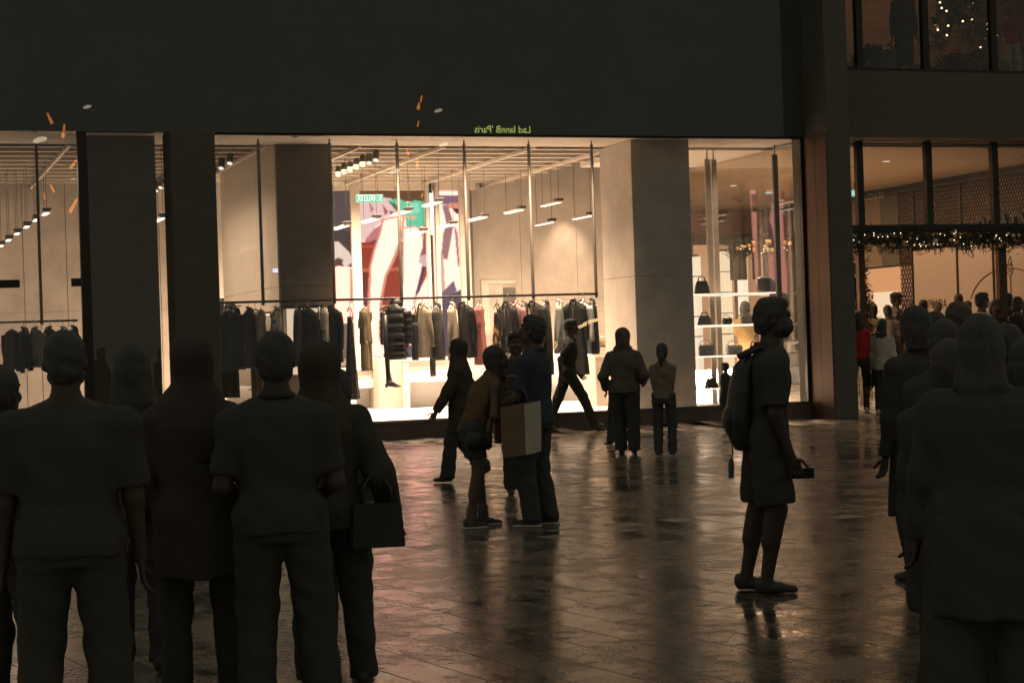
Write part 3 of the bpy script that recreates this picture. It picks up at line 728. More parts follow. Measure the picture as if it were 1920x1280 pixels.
MB().box(s0.x, s0.x + .06, YS - .42, YS - .38, s1.z, s0.z).build('light_strip', M['tube'], scr)

# ------------------------------------------------------------------ exit sign
def text(body, loc, size, mat, rot=(R(90), 0, 0), parent=None, name='lettering', ext=.002, sx=1.0, align='CENTER', fitw=None):
    cu = bpy.data.curves.new(name, 'FONT'); cu.body = body; cu.size = size; cu.extrude = ext; cu.align_x = align; cu.align_y = 'CENTER'; cu.resolution_u = 3
    o = bpy.data.objects.new(name, cu); COL.objects.link(o); bpy.context.view_layer.update()
    me = bpy.data.meshes.new_from_object(o.evaluated_get(bpy.context.evaluated_depsgraph_get())); me.name = name
    bpy.data.objects.remove(o); bpy.data.curves.remove(cu); me.materials.clear()
    if fitw:
        xs_ = [v.co.x for v in me.vertices]; sx = fitw / (max(xs_) - min(xs_))
    o = link(name, me, mat); o.location = loc; o.rotation_euler = rot; o.scale = (sx, 1, 1)
    if parent is not None: unparented(o, parent)
    return o
M['signgreen'] = em('sign_green', (.10, .52, .36), 1.0); M['signwhite'] = em('sign_white', (.85, 1, .93), 1.1)
def exit_sign(px0, py0, px1, py1, Y, label, word='KELUAR', Z=True):
    a, b_ = onY(px0, py0, Y), onY(px1, py1, Y)
    t = thing('exit_sign', label, 'exit sign', (a.x, Y, b_.z))
    h = a.z - b_.z; w = b_.x - a.x
    MB().bbox(a.x, b_.x, Y, Y + .05, b_.z, a.z, .006).build('sign_box', M['signgreen'], t)
    text(word, (a.x + w * .41, Y - .003, (a.z + b_.z) / 2), h * .98, M['signwhite'], parent=t, fitw=w * .70)
    # running figure
    cx, cz = a.x + w * .89, (a.z + b_.z) / 2; f = MB(); k = h / 2.4
    f.ball((cx + .2 * k, Y - .004, cz + .85 * k), (.18 * k, .004, .18 * k), 8, 6)
    for p, q in (((.1, .6), (-.1, -.05)), ((.1, .5), (.5, .2)), ((.1, .5), (-.4, .35)), ((-.1, -.05), (.35, -.4)), ((.35, -.4), (.2, -.95)), ((-.1, -.05), (-.3, -.5)), ((-.3, -.5), (-.7, -.6))):
        bar(f, (cx + p[0] * k, Y - .004, cz + p[1] * k), (cx + q[0] * k, Y - .004, cz + q[1] * k), .16 * k, .006)
    f.build('running_figure', M['signwhite'], t)
    for x in (a.x + w * .2, a.x + w * .8): MB().tube([(x, Y + .02, a.z), (x, Y + .02, ZT + .1)], .006, 6).build('rod', M['darkmetal'], t)
    return t
exit_sign(668, 365, 719, 380, 6.5, 'green lit exit sign reading KELUAR above the screen')

# ------------------------------------------------------------------ cabinets and plinths
def plinth(px0, px1, py0, Y, depth, mat, label, name='display_plinth'):
    a, b_ = onY(px0, py0, Y), onY(px1, py0, Y)
    t = thing(name, label, 'plinth', (a.x, Y, ZB)); MB().bbox(a.x, b_.x, Y, Y + depth, ZB, a.z, .008).build('block', mat, t); return t
def cabinet(px0, px1, py0, Y, depth, label, drawers=1):
    a, b_ = onY(px0, py0, Y), onY(px1, py0, Y); z1 = a.z; x0, x1 = a.x, b_.x; H = z1 - ZB
    t = thing('display_cabinet', label, 'cabinet', (x0, Y, ZB))
    MB().bbox(x0, x1, Y - .02, Y + depth, z1 - .05, z1, .006).build('top', M['whitepaint'], t)
    zc = z1 - .05 - H * .22
    MB().bbox(x0 + .02, x1 - .01, Y + .05, Y + depth, zc + .012, z1 - .052, .004).build('upper_body', M['whitepaint'], t)
    MB().box(x0 + .15, x1 - .1, Y + .02, Y + .045, zc + .002, zc + .012).build('light_strip', M['lampsoft'], t)
    zd = zc - H * .20
    MB().bbox(x0 + .01, x1, Y, Y + depth, zd, zc, .004).build('drawer', M['whitepaint'], t)
    MB().box(x0 + .1, x1 - .1, Y + .10, Y + .14, zd - .012, zd - .002).build('light_strip', M['lampsoft'], t)
    MB().box(x0 + .03, x1 - .03, Y + .35, Y + depth, ZB, zd - .013).build('lower_back', M['whitepaint'], t)
    MB().box(x0, x0 + .025, Y, Y + depth, ZB, zd - .002).build('side_panel', M['whitepaint'], t)
    MB().box(x1 - .025, x1, Y, Y + depth, ZB, zd - .002).build('side_panel', M['whitepaint'], t)
    return t
plinth(709, 762, 671, 6.0, 1.2, M['concrete'], 'concrete plinth behind the hanging thigh boot')
cabinet(764, 866, 672, 5.6, 1.2, 'white display cabinet right of the concrete plinth')
cabinet(664, 708, 690, 6.4, 1.2, 'white stepped cabinet left of the concrete plinth')
cabinet(1030, 1114, 655, 5.6, 1.2, 'white cabinet behind the striding man')
plinth(1116, 1146, 668, 2.4, .8, M['concrete'], 'concrete plinth left of the broad column')
plinth(866, 930, 676, 6.6, .9, M['concrete'], 'low concrete block behind the pink dress')
# white low plinth blocks left
plinth(640, 668, 747, 5.6, .7, M['whitepaint'], 'low white block beside the dotted dress')
# lit wall shelves on the panelled column
t = thing('lit_wall_shelf', 'lit white wall shelf on the panelled column behind black clothes', 'shelf', (5.5, 3, 2.1))
xs0 = fx(524, 450, 1.5) - .035
for z in (2.16, 1.55, .95):
    MB().box(xs0 - .5, xs0, 1.7, 6.1, z, z + .04).build('shelf_board', M['whitepaint'], t)
    MB().box(xs0 - .12, xs0 - .05, 1.8, 6.0, z - .014, z - .003).build('light_strip', M['lampsoft'], t)
MB().box(xs0 - .6, xs0, 1.75, 6.1, ZB, .62).build('base', M['whitepaint'], t)
# hat on stand and shoe on that shelf
hp = onY(431, 556, 4.2); hz = 2.201
t = thing('hat', 'dark hat with brim on the lit shelf by the outer pier', 'hat', (hp.x, 4.2, hz))
MB().loft([[(r_ * math.cos(a), r_ * math.sin(a), z) for a in [2 * math.pi * i / 16 for i in range(16)]] for r_, z in ((.10, 0), (.13, .02), (.11, .08), (.10, .16), (.09, .2), (.04, .215))], True).build('crown', C['char'], t, False, True)
MB().tube([(0, 0, .15), (0, 0, .165)], .19, 18).build('brim', C['black'], t, False)
hp = onY(413, 550, 3.6)
t = thing('boot', 'slim dark boot standing on the lit shelf at the outer pier', 'boot', (hp.x + .02, 3.6, 2.201))
MB().tube([(0, 0, .02), (0, 0, .12), (-.01, 0, .28)], [.04, .035, .05], 10).build('boot_shaft', C['leather'], t, False, True)
MB().tube([(-.03, 0, .03), (.06, 0, .03), (.16, 0, .014)], [.035, .035, .012], 10).build('boot_foot', C['leather'], t, False, True)
# backlit panel on the dark column front
a, b_ = onY(536, 579, 1.47), onY(604, 700, 1.47)
t = thing('backlit_panel', 'backlit cream panel low on the dark column behind coats', 'light panel', (a.x, 1.47, b_.z))
MB().box(a.x, b_.x, 1.44, 1.49, b_.z, a.z).build('glow_panel', em('glow_panel', (1, .76, .52), .75), t)
MB().box(a.x - .03, b_.x + .03, 1.43, 1.49, a.z + .001, a.z + .05).build('top_trim', M['darkmetal'], t)
MB().box(a.x - .04, a.x - .001, 1.43, 1.49, b_.z, a.z).build('side_trim', M['panel'], t)

# ------------------------------------------------------------------ handbags and shelves in the right bay
def shelf_unit():
    t = thing('bag_shelves', 'glass-clear lit shelving with handbags right of the broad column', 'shelving', (14, 1.2, ZB))
    xl, xr = fx(1300, 600, 1.2), 14.72
    zs = []
    for py in (549, 607, 664, 724):
        z = onY(1400, py, 1.0).z; zs.append(z)
        MB().box(xl - .3, xr, .85, 1.35, z - .022, z).build('shelf', M['whitepaint'], t)
        MB().box(xl - .3, xr, .842, .849, z - .020, z - .004).build('light_strip', M['lampsoft'], t)
        MB().box(xl - .3, xr, 1.28, 1.33, z - .034, z - .023).build('light_strip', M['lampsoft'], t)
    MB().box(xl - .3, xr, 2.2, 2.25, ZB, .98).build('low_back_panel', M['whitefloor'], t)
    for px, Y in ((1331, 1.36), (1343, 1.38), (1458, .6)):
        p = onY(px, 430, Y); w = .05
        MB().box(p.x - .045, p.x + .045, Y, Y + .05, ZB, ZT - .22).build('post', M['pole'] if Y < 1 else M['concrete'], t)
        MB().tube([(p.x, Y + .025, ZT - .22), (p.x, Y + .025, ZT - .05)], .014, 8).build('rod', M['chrome'], t)
    return zs
BZ = shelf_unit()
def handbag(px, shelf, w, h, d, mat, label, style='flap', Y=1.05, trim=None, rz=None):
    z = BZ[shelf] + .001 if isinstance(shelf, int) else shelf
    x = onY(px, 600, Y).x
    t = thing('handbag', label, 'handbag', (x, Y, z), random.uniform(-.4, .4) if rz is None else rz, 'handbags on the lit shelves')
    trim = trim or M['chrome']
    if style == 'pouch':
        rings = []
        for k in range(9):
            u = k / 8; ww = w / 2 * (1 - .12 * math.sin(u * 3.1)); dd = d / 2 * (1 - u) ** .6 + .008
            rings.append([(ww * math.cos(a) + .05 * w * u * u, dd * math.sin(a) * (1 + .3 * math.sin(3 * a + u * 5)), h * u + .02 * math.sin(2.2 * a + u * 4)) for a in [2 * math.pi * i / 18 for i in range(18)]])
        MB().loft(rings).build('bag_body', mat, t, False, True)
    elif style == 'tote':
        rings = [[(sx * w / 2 * f, sy * d / 2 * (1 - .5 * u), h * u) for sx, sy in ((-1, -.8), (-.8, -1), (.8, -1), (1, -.8), (1, .8), (.8, 1), (-.8, 1), (-1, .8))] for u, f in ((0, .92), (.05, 1), (.6, .86), (1, .62))]
        MB().loft(rings).build('bag_body', mat, t, False)
        MB().tube([(-w * .22, 0, h * .98), (-w * .2, 0, h * 1.25), (0, 0, h * 1.38), (w * .2, 0, h * 1.25), (w * .22, 0, h * .98)], .011, 8).build('handle', mat, t, False, True)
    else:
        MB().bbox(-w / 2, w / 2, -d / 2, d / 2, 0, h, min(.02, d * .2)).build('bag_body', mat, t, False)
        rings = [[(-w / 2 * 1.01, y, z_), (w / 2 * 1.01, y, z_), (w / 2 * 1.01, y + .008, z_ + .008), (-w / 2 * 1.01, y + .008, z_ + .008)] for y, z_ in ((-d / 2 - .012, h * .35), (-d / 2 - .014, h * .8), (-d / 2 + .01, h + .002), (d / 2, h + .004))]
        MB().loft(rings).build('flap', mat, t, False)
        MB().bbox(-.018, .018, -d / 2 - .03, -d / 2 - .013, h * .32, h * .46, .003).build('clasp', trim, t, False)
        MB().tube([(-w * .4, 0, h), (-w * .38, .03, h * 1.35), (0, .05, h * 1.62), (w * .38, .03, h * 1.35), (w * .4, 0, h)], .007, 6).build('strap', trim, t, False, True)
    return t
handbag(1318, 0, .26, .22, .14, C['leather'], 'black tote with folded top on the top shelf by the column', 'tote')
handbag(1434, 0, .27, .26, .14, C['leather'], 'crumpled black leather pouch on the top shelf', 'pouch', rz=0)
handbag(1321, 1, .24, .16, .13, C['grey'], 'grey pleated bag on the second shelf by the column', 'tote')
handbag(1363, 1, .16, .10, .08, C['leather'], 'small black flap bag on the second shelf', 'flap')
handbag(1400, 1, .2, .13, .1, C['cream'], 'cream bag on the second shelf behind the backpacker', 'flap')
handbag(1478, 1, .2, .17, .1, C['char'], 'dark bag on the second shelf right of the backpacker', 'flap')
handbag(1322, 2, .24, .17, .13, C['ltgrey'], 'silver grey bag on the third shelf by the column', 'flap')
handbag(1374, 2, .26, .15, .12, C['white'], 'wide white bag on the third shelf', 'flap', rz=0)
handbag(1410, 2, .14, .15, .1, C['black'], 'small black and white bag on the third shelf behind the shoulder', 'tote')
handbag(1488, 2, .26, .16, .12, C['white'], 'slanting white bag on the third shelf by the window edge', 'flap', rz=.2)
handbag(1330, 3, .22, .16, .14, C['dkbrown'], 'dark bag with gold handle on the bottom shelf', 'tote', trim=M['wood'])
handbag(1482, 3, .22, .16, .14, C['leather'], 'black bag on the bottom shelf right of the backpacker', 'tote')
# small shelf left of the broad column with a folded striped bag and mini rail
t = thing('side_shelf', 'white open shelf frame left of the broad column', 'shelf', (12.5, 3, ZB))
a, b_ = onY(1096, 650, 3.0), onY(1141, 650, 3.0)
for py in (651, 614, 577):
    z = onY(1120, py, 3.0).z; MB().box(a.x, b_.x, 3.0, 3.4, z - .03, z).build('shelf', M['whitepaint'], t)
for x in (a.x, b_.x - .03): MB().box(x, x + .03, 3.0, 3.03, ZB, onY(1120, 572, 3.0).z).build('post', M['whitepaint'], t)
handbag(1120, onY(1120, 651, 3.0).z + .001, .3, .13, .14, patterned('gold_stripe', (.6, .48, .32), [(.42, .28, .14), (.5, .38, .2)], 6, .5, (1, 1, 5)), 'gold and cream striped bag on the side shelf', 'flap', Y=3.15, rz=0)
# ------------------------------------------------------------------ arcade entrance right of the pilaster
YA = .3
ent = thing('arcade_entrance', 'dark framed glazed arcade entrance at the right with a garland along its beam', 'entrance', (18, YA, .3))
zh = onY(1700, 266, YA).z; zt0, zt1 = onY(1750, 437, YA).z, onY(1750, 421, YA).z
xe0, xe1 = 15.19, 27.0
MB().box(xe0, xe1, -.30, YA + .3, zh, onY(1700, 134, -.3).z).build('spandrel_beam', M['black'], ent)
MB().box(xe0 + .003, xe1, -.28, YA + .3, onY(1700, 134, -.3).z + .005, onY(1700, 134, -.3).z + .05).build('ledge', M['darkmetal'], ent)
MB().box(xe0, xe1, YA - .06, YA + .06, zt0, zt1).build('transom', M['darkmetal'], ent)
muls = []
for px in (1613, 1742, 1866):
    x = onY(px, 400, YA).x; muls.append(x)
    MB().box(x - .06, x + .06, YA - .055, YA + .055, zt1 + .001, zh - .001).build('mullion', M['darkmetal'], ent)
x = onY(1613, 520, YA).x
MB().box(x - .05, x + .07, YA - .05, YA + .05, .3, zt0 - .001).build('door_post', M['bronze'], ent)
x = onY(1877, 520, YA).x
MB().box(x - .07, x + .09, YA - .05, YA + .05, .3, zt0 - .001).build('door_post', M['bronze'], ent)
edges = [xe0] + muls + [xe1]
for a_, b_ in zip(edges[:-1], edges[1:]):
    MB().box(a_ + .061, b_ - .061, YA, YA + .012, zt1 + .002, zh - .002).build('glass_pane', M['glassdark'], ent)
    MB().box(a_ + .061, b_ - .061, YA - .03, YA + .03, zh - .05, zh - .03).build('head_rail', M['darkmetal'], ent)

# corridor
XW = 21.45
acl = tag(MB().box(15.0, XW + .2, .7, 15.0, 4.76, 4.8).build('arcade_ceiling', pm('arcade_ceiling', (.55, .42, .28), .9, var=.05, scale=.8)), kind='structure')
for k in range(14):
    x, y = random.uniform(16.2, 21), random.uniform(1.5, 12)
    MB().tube([(x, y, 4.752), (x, y, 4.759)], .07, 12).build('downlight', M['darkmetal'] if k % 3 else M['spotface'], acl)
aw = tag(MB().box(XW + .1, XW + .3, .7, 15.2, .3, 4.76).build('arcade_wall', M['concrete_shaded']), kind='structure')
MB().box(XW - .02, XW + .1, .7, 12.0, 4.60, 4.64).build('shadow_gap', M['black'], aw)
aend = tag(MB().box(14.9, XW + .3, 14.6, 14.8, .3, 4.76).build('arcade_end_wall', pm('rust_wall', (.34, .17, .10), .7, var=.12)), kind='structure')
def wx(px, py): return onX(px, py, XW)
# lattice screen on the corridor wall: dark backing, triangular mesh of slim bars
LAT = pm('lattice_metal', (.08, .05, .032), .5, .4); LATB = pm('lattice_backing', (.36, .27, .18), .6, var=.2, scale=3)
def lattice(y0, y1, z0, z1, label, mat=LAT, back=LATB, s=.095):
    t = thing('lattice_screen', label, 'screen', (XW, (y0 + y1) / 2, z0))
    MB().box(XW + .02, XW + .06, y0, y1, z0, z1).build('backing', back, t)
    mb = MB(); w = .010
    nz = int((z1 - z0) / (s * .87)) + 1
    for k in range(nz + 1):
        z = z0 + k * s * .87
        if z < z1: bar(mb, (XW - .01, y0, z), (XW - .01, y1, z), .02, w)
    L = (z1 - z0) / math.sin(R(60))
    k = -int((z1 - z0) / s) - 1
    while y0 + k * s < y1:
        for sgn in (1, -1):
            ya = y0 + k * s if sgn > 0 else y1 - k * s
            yb = ya + sgn * (z1 - z0) / math.tan(R(60)); A = [ya, z0]; B = [yb, z1]
            lo, hi = y0, y1
            # clip in y
            def clip(A, B, yy): u = (yy - A[0]) / (B[0] - A[0]); return [yy, A[1] + (B[1] - A[1]) * u]
            if max(A[0], B[0]) <= lo or min(A[0], B[0]) >= hi: continue
            if A[0] < lo: A = clip(A, B, lo)
            if B[0] < lo: B = clip(A, B, lo)
            if A[0] > hi: A = clip(A, B, hi)
            if B[0] > hi: B = clip(A, B, hi)
            if abs(A[1] - B[1]) > .02: bar(mb, (XW, A[0], A[1]), (XW, B[0], B[1]), .02, w)
        k += 1
    tag(mb.build('lattice_bars', mat, t), kind='stuff')
    return t
zl0 = 3.05
ys_ = [wx(1922, 380).y - 1.2, wx(1801, 400).y, wx(1713, 400).y, wx(1686, 400).y]
lattice(ys_[0], ys_[1] - .05, zl0, 4.58, 'brass lattice screen nearest the frame edge, behind big dark letters')
lattice(ys_[1] + .05, ys_[2] - .05, zl0, 4.58, 'middle brass lattice screen above the white hoarding')
lattice(ys_[2] + .05, ys_[3], zl0, 4.58, 'narrow far lattice screen next to the dark wall panel')
for px in (1801, 1713):
    p = wx(px, 400); MB().box(XW - .03, XW + .08, p.y - .045, p.y + .045, .3, 4.58).build('wall_post', M['darkmetal'], aw)
p0, p1 = wx(1684, 400), wx(1651, 400)
MB().box(XW + .0, XW + .08, p0.y + .01, p1.y, 3.02, 4.58).build('dark_panel', M['black'], aw)
p2 = wx(1610, 400)
MB().box(XW + .0, XW + .08, p1.y + .01, p2.y + 3.0, 3.02, 4.58).build('wall_panel', pm('taupe_wall', (.24, .18, .13), .7, var=.08), aw)
tp = wx(1637, 369)
M['ivory'] = pm('ivory_letters', (.75, .66, .5), .5)
text('Lot G53 & G54', (XW - .012, tp.y, tp.z), .19, M['ivory'], rot=(R(90), 0, R(-90)), parent=aw, sx=.8)
# lower part: lit orange shop front, lattice strip, white hoarding
OR = em('warm_shopfront', (1.0, .47, .20), .6)
sf = thing('lit_shopfront', 'glowing orange shopfront at the end of the arcade beside the lattice strip', 'shopfront', (XW, wx(1655, 560).y, .47))
ysf = [wx(1690, 560).y + .0, wx(1679, 560).y, wx(1656, 560).y, wx(1640, 560).y, wx(1612, 560).y + .6]
for a_, b_ in zip(ysf[:-1], ysf[1:]):
    MB().box(XW + .02, XW + .06, a_ + .015, b_ - .015, .47, 2.98).build('glass_panel', OR, sf)
pp = wx(1662, 580); MB().box(XW - .0, XW + .018, pp.y - .5, pp.y + .55, .9, wx(1662, 547).z).build('lit_display', em('lit_display', (1, .74, .46), .85), sf)
yla, ylb = wx(1713, 560).y + .06, ysf[0] - .01
lattice(yla, ylb, .47, 2.98, 'lit copper lattice strip between the orange shopfront and the hoarding', LAT, em('lattice_glow', (.55, .26, .15), .55), .11)
HO = pm('hoarding_white', (.50, .42, .355), .55, var=.04, scale=.8)
hd = thing('white_hoarding', 'pale hoarding panels with black lettering behind the crowd', 'hoarding', (XW, 6, .47))
ztop = wx(1790, 463).z
hy = [wx(1924, 520).y - 1.5, wx(1868, 520).y, wx(1800, 520).y, wx(1716, 520).y]
for a_, b_ in zip(hy[:-1], hy[1:]):
    MB().box(XW - .05, XW - .01, a_ + .03, b_ - .03, .47, ztop).build('panel', HO, hd)
    MB().box(XW - .07, XW - .005, b_ - .028, b_ + .028, .47, ztop + .1).build('frame_post', M['darkmetal'], hd)
MB().box(XW - .07, XW - .005, hy[0], hy[-1], ztop + .101, ztop + .2).build('frame_rail', M['darkmetal'], hd)
INK = pm('black_ink', (.03, .026, .022), .5)
tp = wx(1762, 571); text('PRADA', (XW - .054, tp.y, tp.z), .30, INK, rot=(R(90), 0, R(-90)), parent=hd, sx=.75)
tp = wx(1698, 571); text('PRADA', (XW - .03, tp.y, tp.z), .30, INK, rot=(R(90), 0, R(-90)), parent=hd, sx=.8)
tp = wx(1893, 412); text('PRADA', (XW - .04, tp.y, tp.z - .24), .95, INK, rot=(R(90), 0, R(-90)), parent=hd, sx=.72, ext=.03)
tp = wx(1916, 580); text('D', (XW - .054, tp.y, tp.z), .6, INK, rot=(R(90), 0, R(-90)), parent=hd, sx=.7)
# line emblem: pendant on an arc
EMB = pm('emblem_line', (.20, .15, .10), .6)
def wl(pts, r): 
    mb = MB(); mb.tube([(XW - .055, wx(*p).y, wx(*p).z) for p in pts], r, 6, True); return mb
arc = [(1897 - 75 * math.cos(a), 580 - 78 * math.sin(a)) for a in [R(k) for k in range(15, 150, 9)]]
wl(arc, .014).build('emblem_arc', EMB, hd)
for pts in ([(1893, 494), (1891, 508), (1898, 519), (1904, 508), (1902, 494)], [(1893, 494), (1895, 498), (1900, 498), (1902, 494)], [(1897, 497), (1895, 489), (1898, 480), (1901, 489), (1899, 497)], [(1895, 502), (1898, 512), (1901, 502), (1895, 502)], [(1899, 519), (1900, 552)]):
    wl(pts, .012).build('emblem_line', EMB, hd)
exit_sign(1588, 356, 1607, 369, 7.2, 'green KELUAR exit sign half hidden by the dark pilaster')
exit_sign(1436, 349, 1450, 363, 9.5, 'small distant exit sign seen through the bag display window')
# things at the end of the arcade seen through the bag window
for px0, px1, y0, y1, col, st, lab in ((1352, 1376, 470, 640, (1, .78, .5), 1.1, 'bright lit brick-pattern column'), (1388, 1406, 480, 640, (1, .86, .64), 1.3, 'bright white lit display'), (1304, 1316, 480, 560, (1, .82, .6), 1.2, 'slim lit showcase by the column'), (1476, 1500, 485, 600, (.9, .62, .4), .7, 'lit gridded showcase near the pilaster')):
    a, b_ = onY(px0, y0, 13.5), onY(px1, y1, 13.5)
    t = thing('lit_showcase', lab + ' at the far end of the arcade', 'showcase', (a.x, 13.5, .47))
    mt_ = em('showcase_glow', col, st)
    n = 6
    for k in range(n):
        z0, z1 = lerp(.6, a.z, k / n), lerp(.6, a.z, (k + 1) / n)
        MB().box(a.x, b_.x, 13.5, 13.7, z0 + .015, z1 - .015).build('light_tile', mt_, t)
    MB().box(a.x - .04, b_.x + .04, 13.72, 13.8, .47, a.z + .05).build('back', M['bronze'], t)
a, b_ = onY(1300, 460, 14.3), onY(1512, 560, 14.3)
t = thing('orange_shopfront', 'warm orange lit shopfront at the far end behind the bag shelves', 'shopfront', (a.x, 14.3, .47))
for k in range(6):
    x0, x1 = lerp(a.x, b_.x, k / 6), lerp(a.x, b_.x, (k + 1) / 6)
    MB().box(x0 + .02, x1 - .02, 14.3, 14.36, .5, a.z).build('glass_panel', em('amber_front', (1, .50, .25), random.uniform(.35, .7)), t)
MB().box(a.x, b_.x, 14.2, 14.36, a.z + .01, a.z + .28).build('lintel', M['bronze'], t)
for px in (1378, 1393, 1420, 1440):
    p = onY(px, 445, 12); MB().box(p.x - .08, p.x + .08, 12, 12.16, 2.9, 3.8).build('hanging_banner', M['black'], aend)

# ------------------------------------------------------------------ garland with baubles
M['gold'] = pm('gold_bauble', (.75, .52, .26), .3, .6, var=.1); M['brass'] = pm('brass_bauble', (.5, .33, .16), .38, .6, var=.1)
M['silver'] = pm('pale_bauble', (.85, .75, .6), .25, .6, var=.05)
M['needle'] = pm('fir_needles', (.045, .055, .03), .7, var=.4, scale=12); M['bulb'] = em('fairy_bulb', (1, .78, .48), 2.4)
def needles(rg, centers, n, L, w):
    V, Fs = [], []
    for _ in range(n):
        c = centers[rg.randrange(len(centers))]
        d = Vector((rg.gauss(0, 1), rg.gauss(0, 1), rg.gauss(0, 1))).normalized()
        p = Vector(c[:3]) + Vector((rg.gauss(0, c[3]), rg.gauss(0, c[3]), rg.gauss(0, c[3])))
        s_ = d.cross(Vector((rg.random(), rg.random(), rg.random() + .1))).normalized() * w
        l = L * rg.uniform(.6, 1.3); b0 = len(V)
        V += [p - s_, p + s_, p + d * l + s_ * .3, p + d * l - s_ * .3]; Fs.append((b0, b0 + 1, b0 + 2, b0 + 3))
    return MB().add(V, Fs)
rg = random.Random(3)
gar = thing('garland', 'fir garland with gold baubles along the entrance beam', 'garland', (18, YA - .15, zt0))
GY0 = YA - .18; gx0, gx1 = 15.25, 24.5
zc = (onY(1750, 440, GY0).z + onY(1750, 462, GY0).z) / 2
cs = [(lerp(gx0, gx1, k / 90), GY0, zc + .05 * math.sin(k * .9) + .03 * math.sin(k * 2.3), .075) for k in range(91)]
tag(needles(rg, cs, 9000, .11, .009).build('fir_twigs', M['needle'], gar), kind='stuff')
MB().tube([(gx0, GY0, zc), (gx1, GY0, zc)], .05, 8).build('core', M['black'], gar)
def bauble_me(mat, nm='bauble'):
    me = MB().ball((0, 0, 0), 1.0, 14, 9).mesh(nm, True); me.materials.append(mat); return me
bm_ = [bauble_me(M['gold']), bauble_me(M['brass']), bauble_me(M['silver'])]; bb_ = bauble_me(M['bulb'], 'fairy_light')
pts = [(1630, 460, 8), (1620, 462, 6), (1645, 462, 7), (1651, 466, 6), (1657, 459, 8), (1663, 447, 9), (1670, 457, 6), (1678, 459, 7), (1695, 455, 10), (1707, 447, 7), (1721, 445, 6), (1713, 459, 8), (1743, 458, 8), (1755, 452, 11), (1750, 440, 6), (1784, 436, 7), (1792, 443, 10), (1793, 432, 5), (1802, 439, 5), (1784, 450, 8), (1795, 453, 8), (1840, 443, 6), (1848, 444, 5), (1852, 451, 7), (1875, 460, 9), (1891, 438, 6), (1898, 442, 9), (1911, 441, 8), (1905, 452, 6), (1900, 450, 6), (1612, 455, 7), (1603, 460, 6), (1689, 445, 6), (1729, 459, 7), (1766, 458, 6), (1820, 455, 7), (1833, 452, 6), (1863, 447, 6), (1884, 455, 7)]
for px, py, d in pts:
    p = onY(px + rg.uniform(-2, 2), py, GY0 - .10)
    o = link('bauble', bm_[rg.choice((0, 0, 1, 1, 2))], None, gar); o.location = p - Vector(gar.location); r_ = d * .0046 * rg.uniform(.85, 1.1); o.scale = (r_, r_, r_)
for k in range(34):
    p = onY(rg.uniform(1600, 1920), rg.uniform(434, 464), GY0 - .13)
    o = link('fairy_light', bb_, None, gar); o.location = p - Vector(gar.location); o.scale = (.009,) * 3
# short garland seen through the bag window, inside the arcade
g2 = thing('garland', 'far fir garland with baubles seen through the bag window', 'garland', (20, 8, 2.9))
A, B = onY(1372, 465, 8.0), onY(1500, 458, 8.0)
cs = [(lerp(A.x, B.x, k / 30), 8.0, lerp(A.z, B.z, k / 30) + .04 * math.sin(k), .09) for k in range(31)]
tag(needles(rg, cs, 1800, .12, .012).build('fir_twigs', M['needle'], g2), kind='stuff')
for k in range(16):
    c = cs[rg.randrange(31)]; o = link('bauble', bm_[rg.choice((0, 2))], None, g2); o.location = Vector((c[0], 7.85, c[2] + rg.uniform(-.12, .08))) - Vector(g2.location); r_ = rg.uniform(.04, .06); o.scale = (r_,) * 3
for k in range(10):
    c = cs[rg.randrange(31)]; o = link('fairy_light', bb_, None, g2); o.location = Vector((c[0], 7.8, c[2] + rg.uniform(-.12, .1))) - Vector(g2.location); o.scale = (.014,) * 3
# Christmas tree by the door
def fir(name, label, loc, H, rad, n, nl, nb, bulb=.012):
    t = thing(name, label, 'christmas tree', loc)
    MB().tube([(0, 0, 0), (0, 0, H * .95)], [.05, .012], 8).build('trunk', M['wood'], t, False)
    cs = []
    for k in range(120):
        u = rg.random() ** .7; a = rg.uniform(0, 6.28); r_ = rad * (1 - u) * math.sqrt(rg.random()) * (1.0 + .15 * math.sin(u * 40))
        cs.append((r_ * math.cos(a), r_ * math.sin(a), .15 + u * (H - .15), .06))
    tag(needles(rg, cs, n, .13, .010).build('foliage', M['needle'], t, False), kind='stuff')
    for k in range(nl + nb):
        u = rg.random(); a = rg.uniform(2.6, 6.28 + .6); r_ = rad * (1 - u) * 1.02 + .02
        o = link('fairy_light' if k < nl else 'bauble', bb_ if k < nl else bm_[rg.choice((0, 1, 2))], None, t); o.location = (r_ * math.cos(a), r_ * math.sin(a), .15 + u * (H - .15)); s_ = bulb if k < nl else rg.uniform(.035, .055); o.scale = (s_,) * 3
    return t
p = onY(1606, 600, 1.6); fir('christmas_tree', 'small decorated fir tree inside the door beside the dark pilaster', (p.x + .02, 1.6, zg(1.6)), 2.45, .52, 4200, 16, 22)

# ------------------------------------------------------------------ upper floor display above the entrance
YU = .0; z0u = onY(1700, 134, -.3).z + .05
uf = thing('upper_window', 'dim upper floor window with a garden display at the top right', 'window', (18, YU, z0u))
for px in (1609, 1733, 1861):
    x = onY(px, 70, YU).x; MB().box(x - .06, x + .06, YU - .05, YU + .05, z0u, 9.4).build('mullion', M['darkmetal'], uf)
ed = [15.3] + [onY(px, 70, YU).x for px in (1609, 1733, 1861)] + [27]
for a_, b_ in zip(ed[:-1], ed[1:]): MB().box(a_ + .061, b_ - .061, YU, YU + .012, z0u, 9.4).build('glass_pane', M['glassdark'], uf)
tag(MB().box(15.2, 27, .06, 8, z0u - .05, z0u).build('upper_floor', pm('dark_floor', (.10, .07, .045), .6)), kind='structure')
tag(MB().box(15.0, 27, 6.0, 6.2, z0u, 9.6).build('upper_back_wall', pm('umber_wall', (.12, .075, .045), .8, var=.3)), kind='structure')
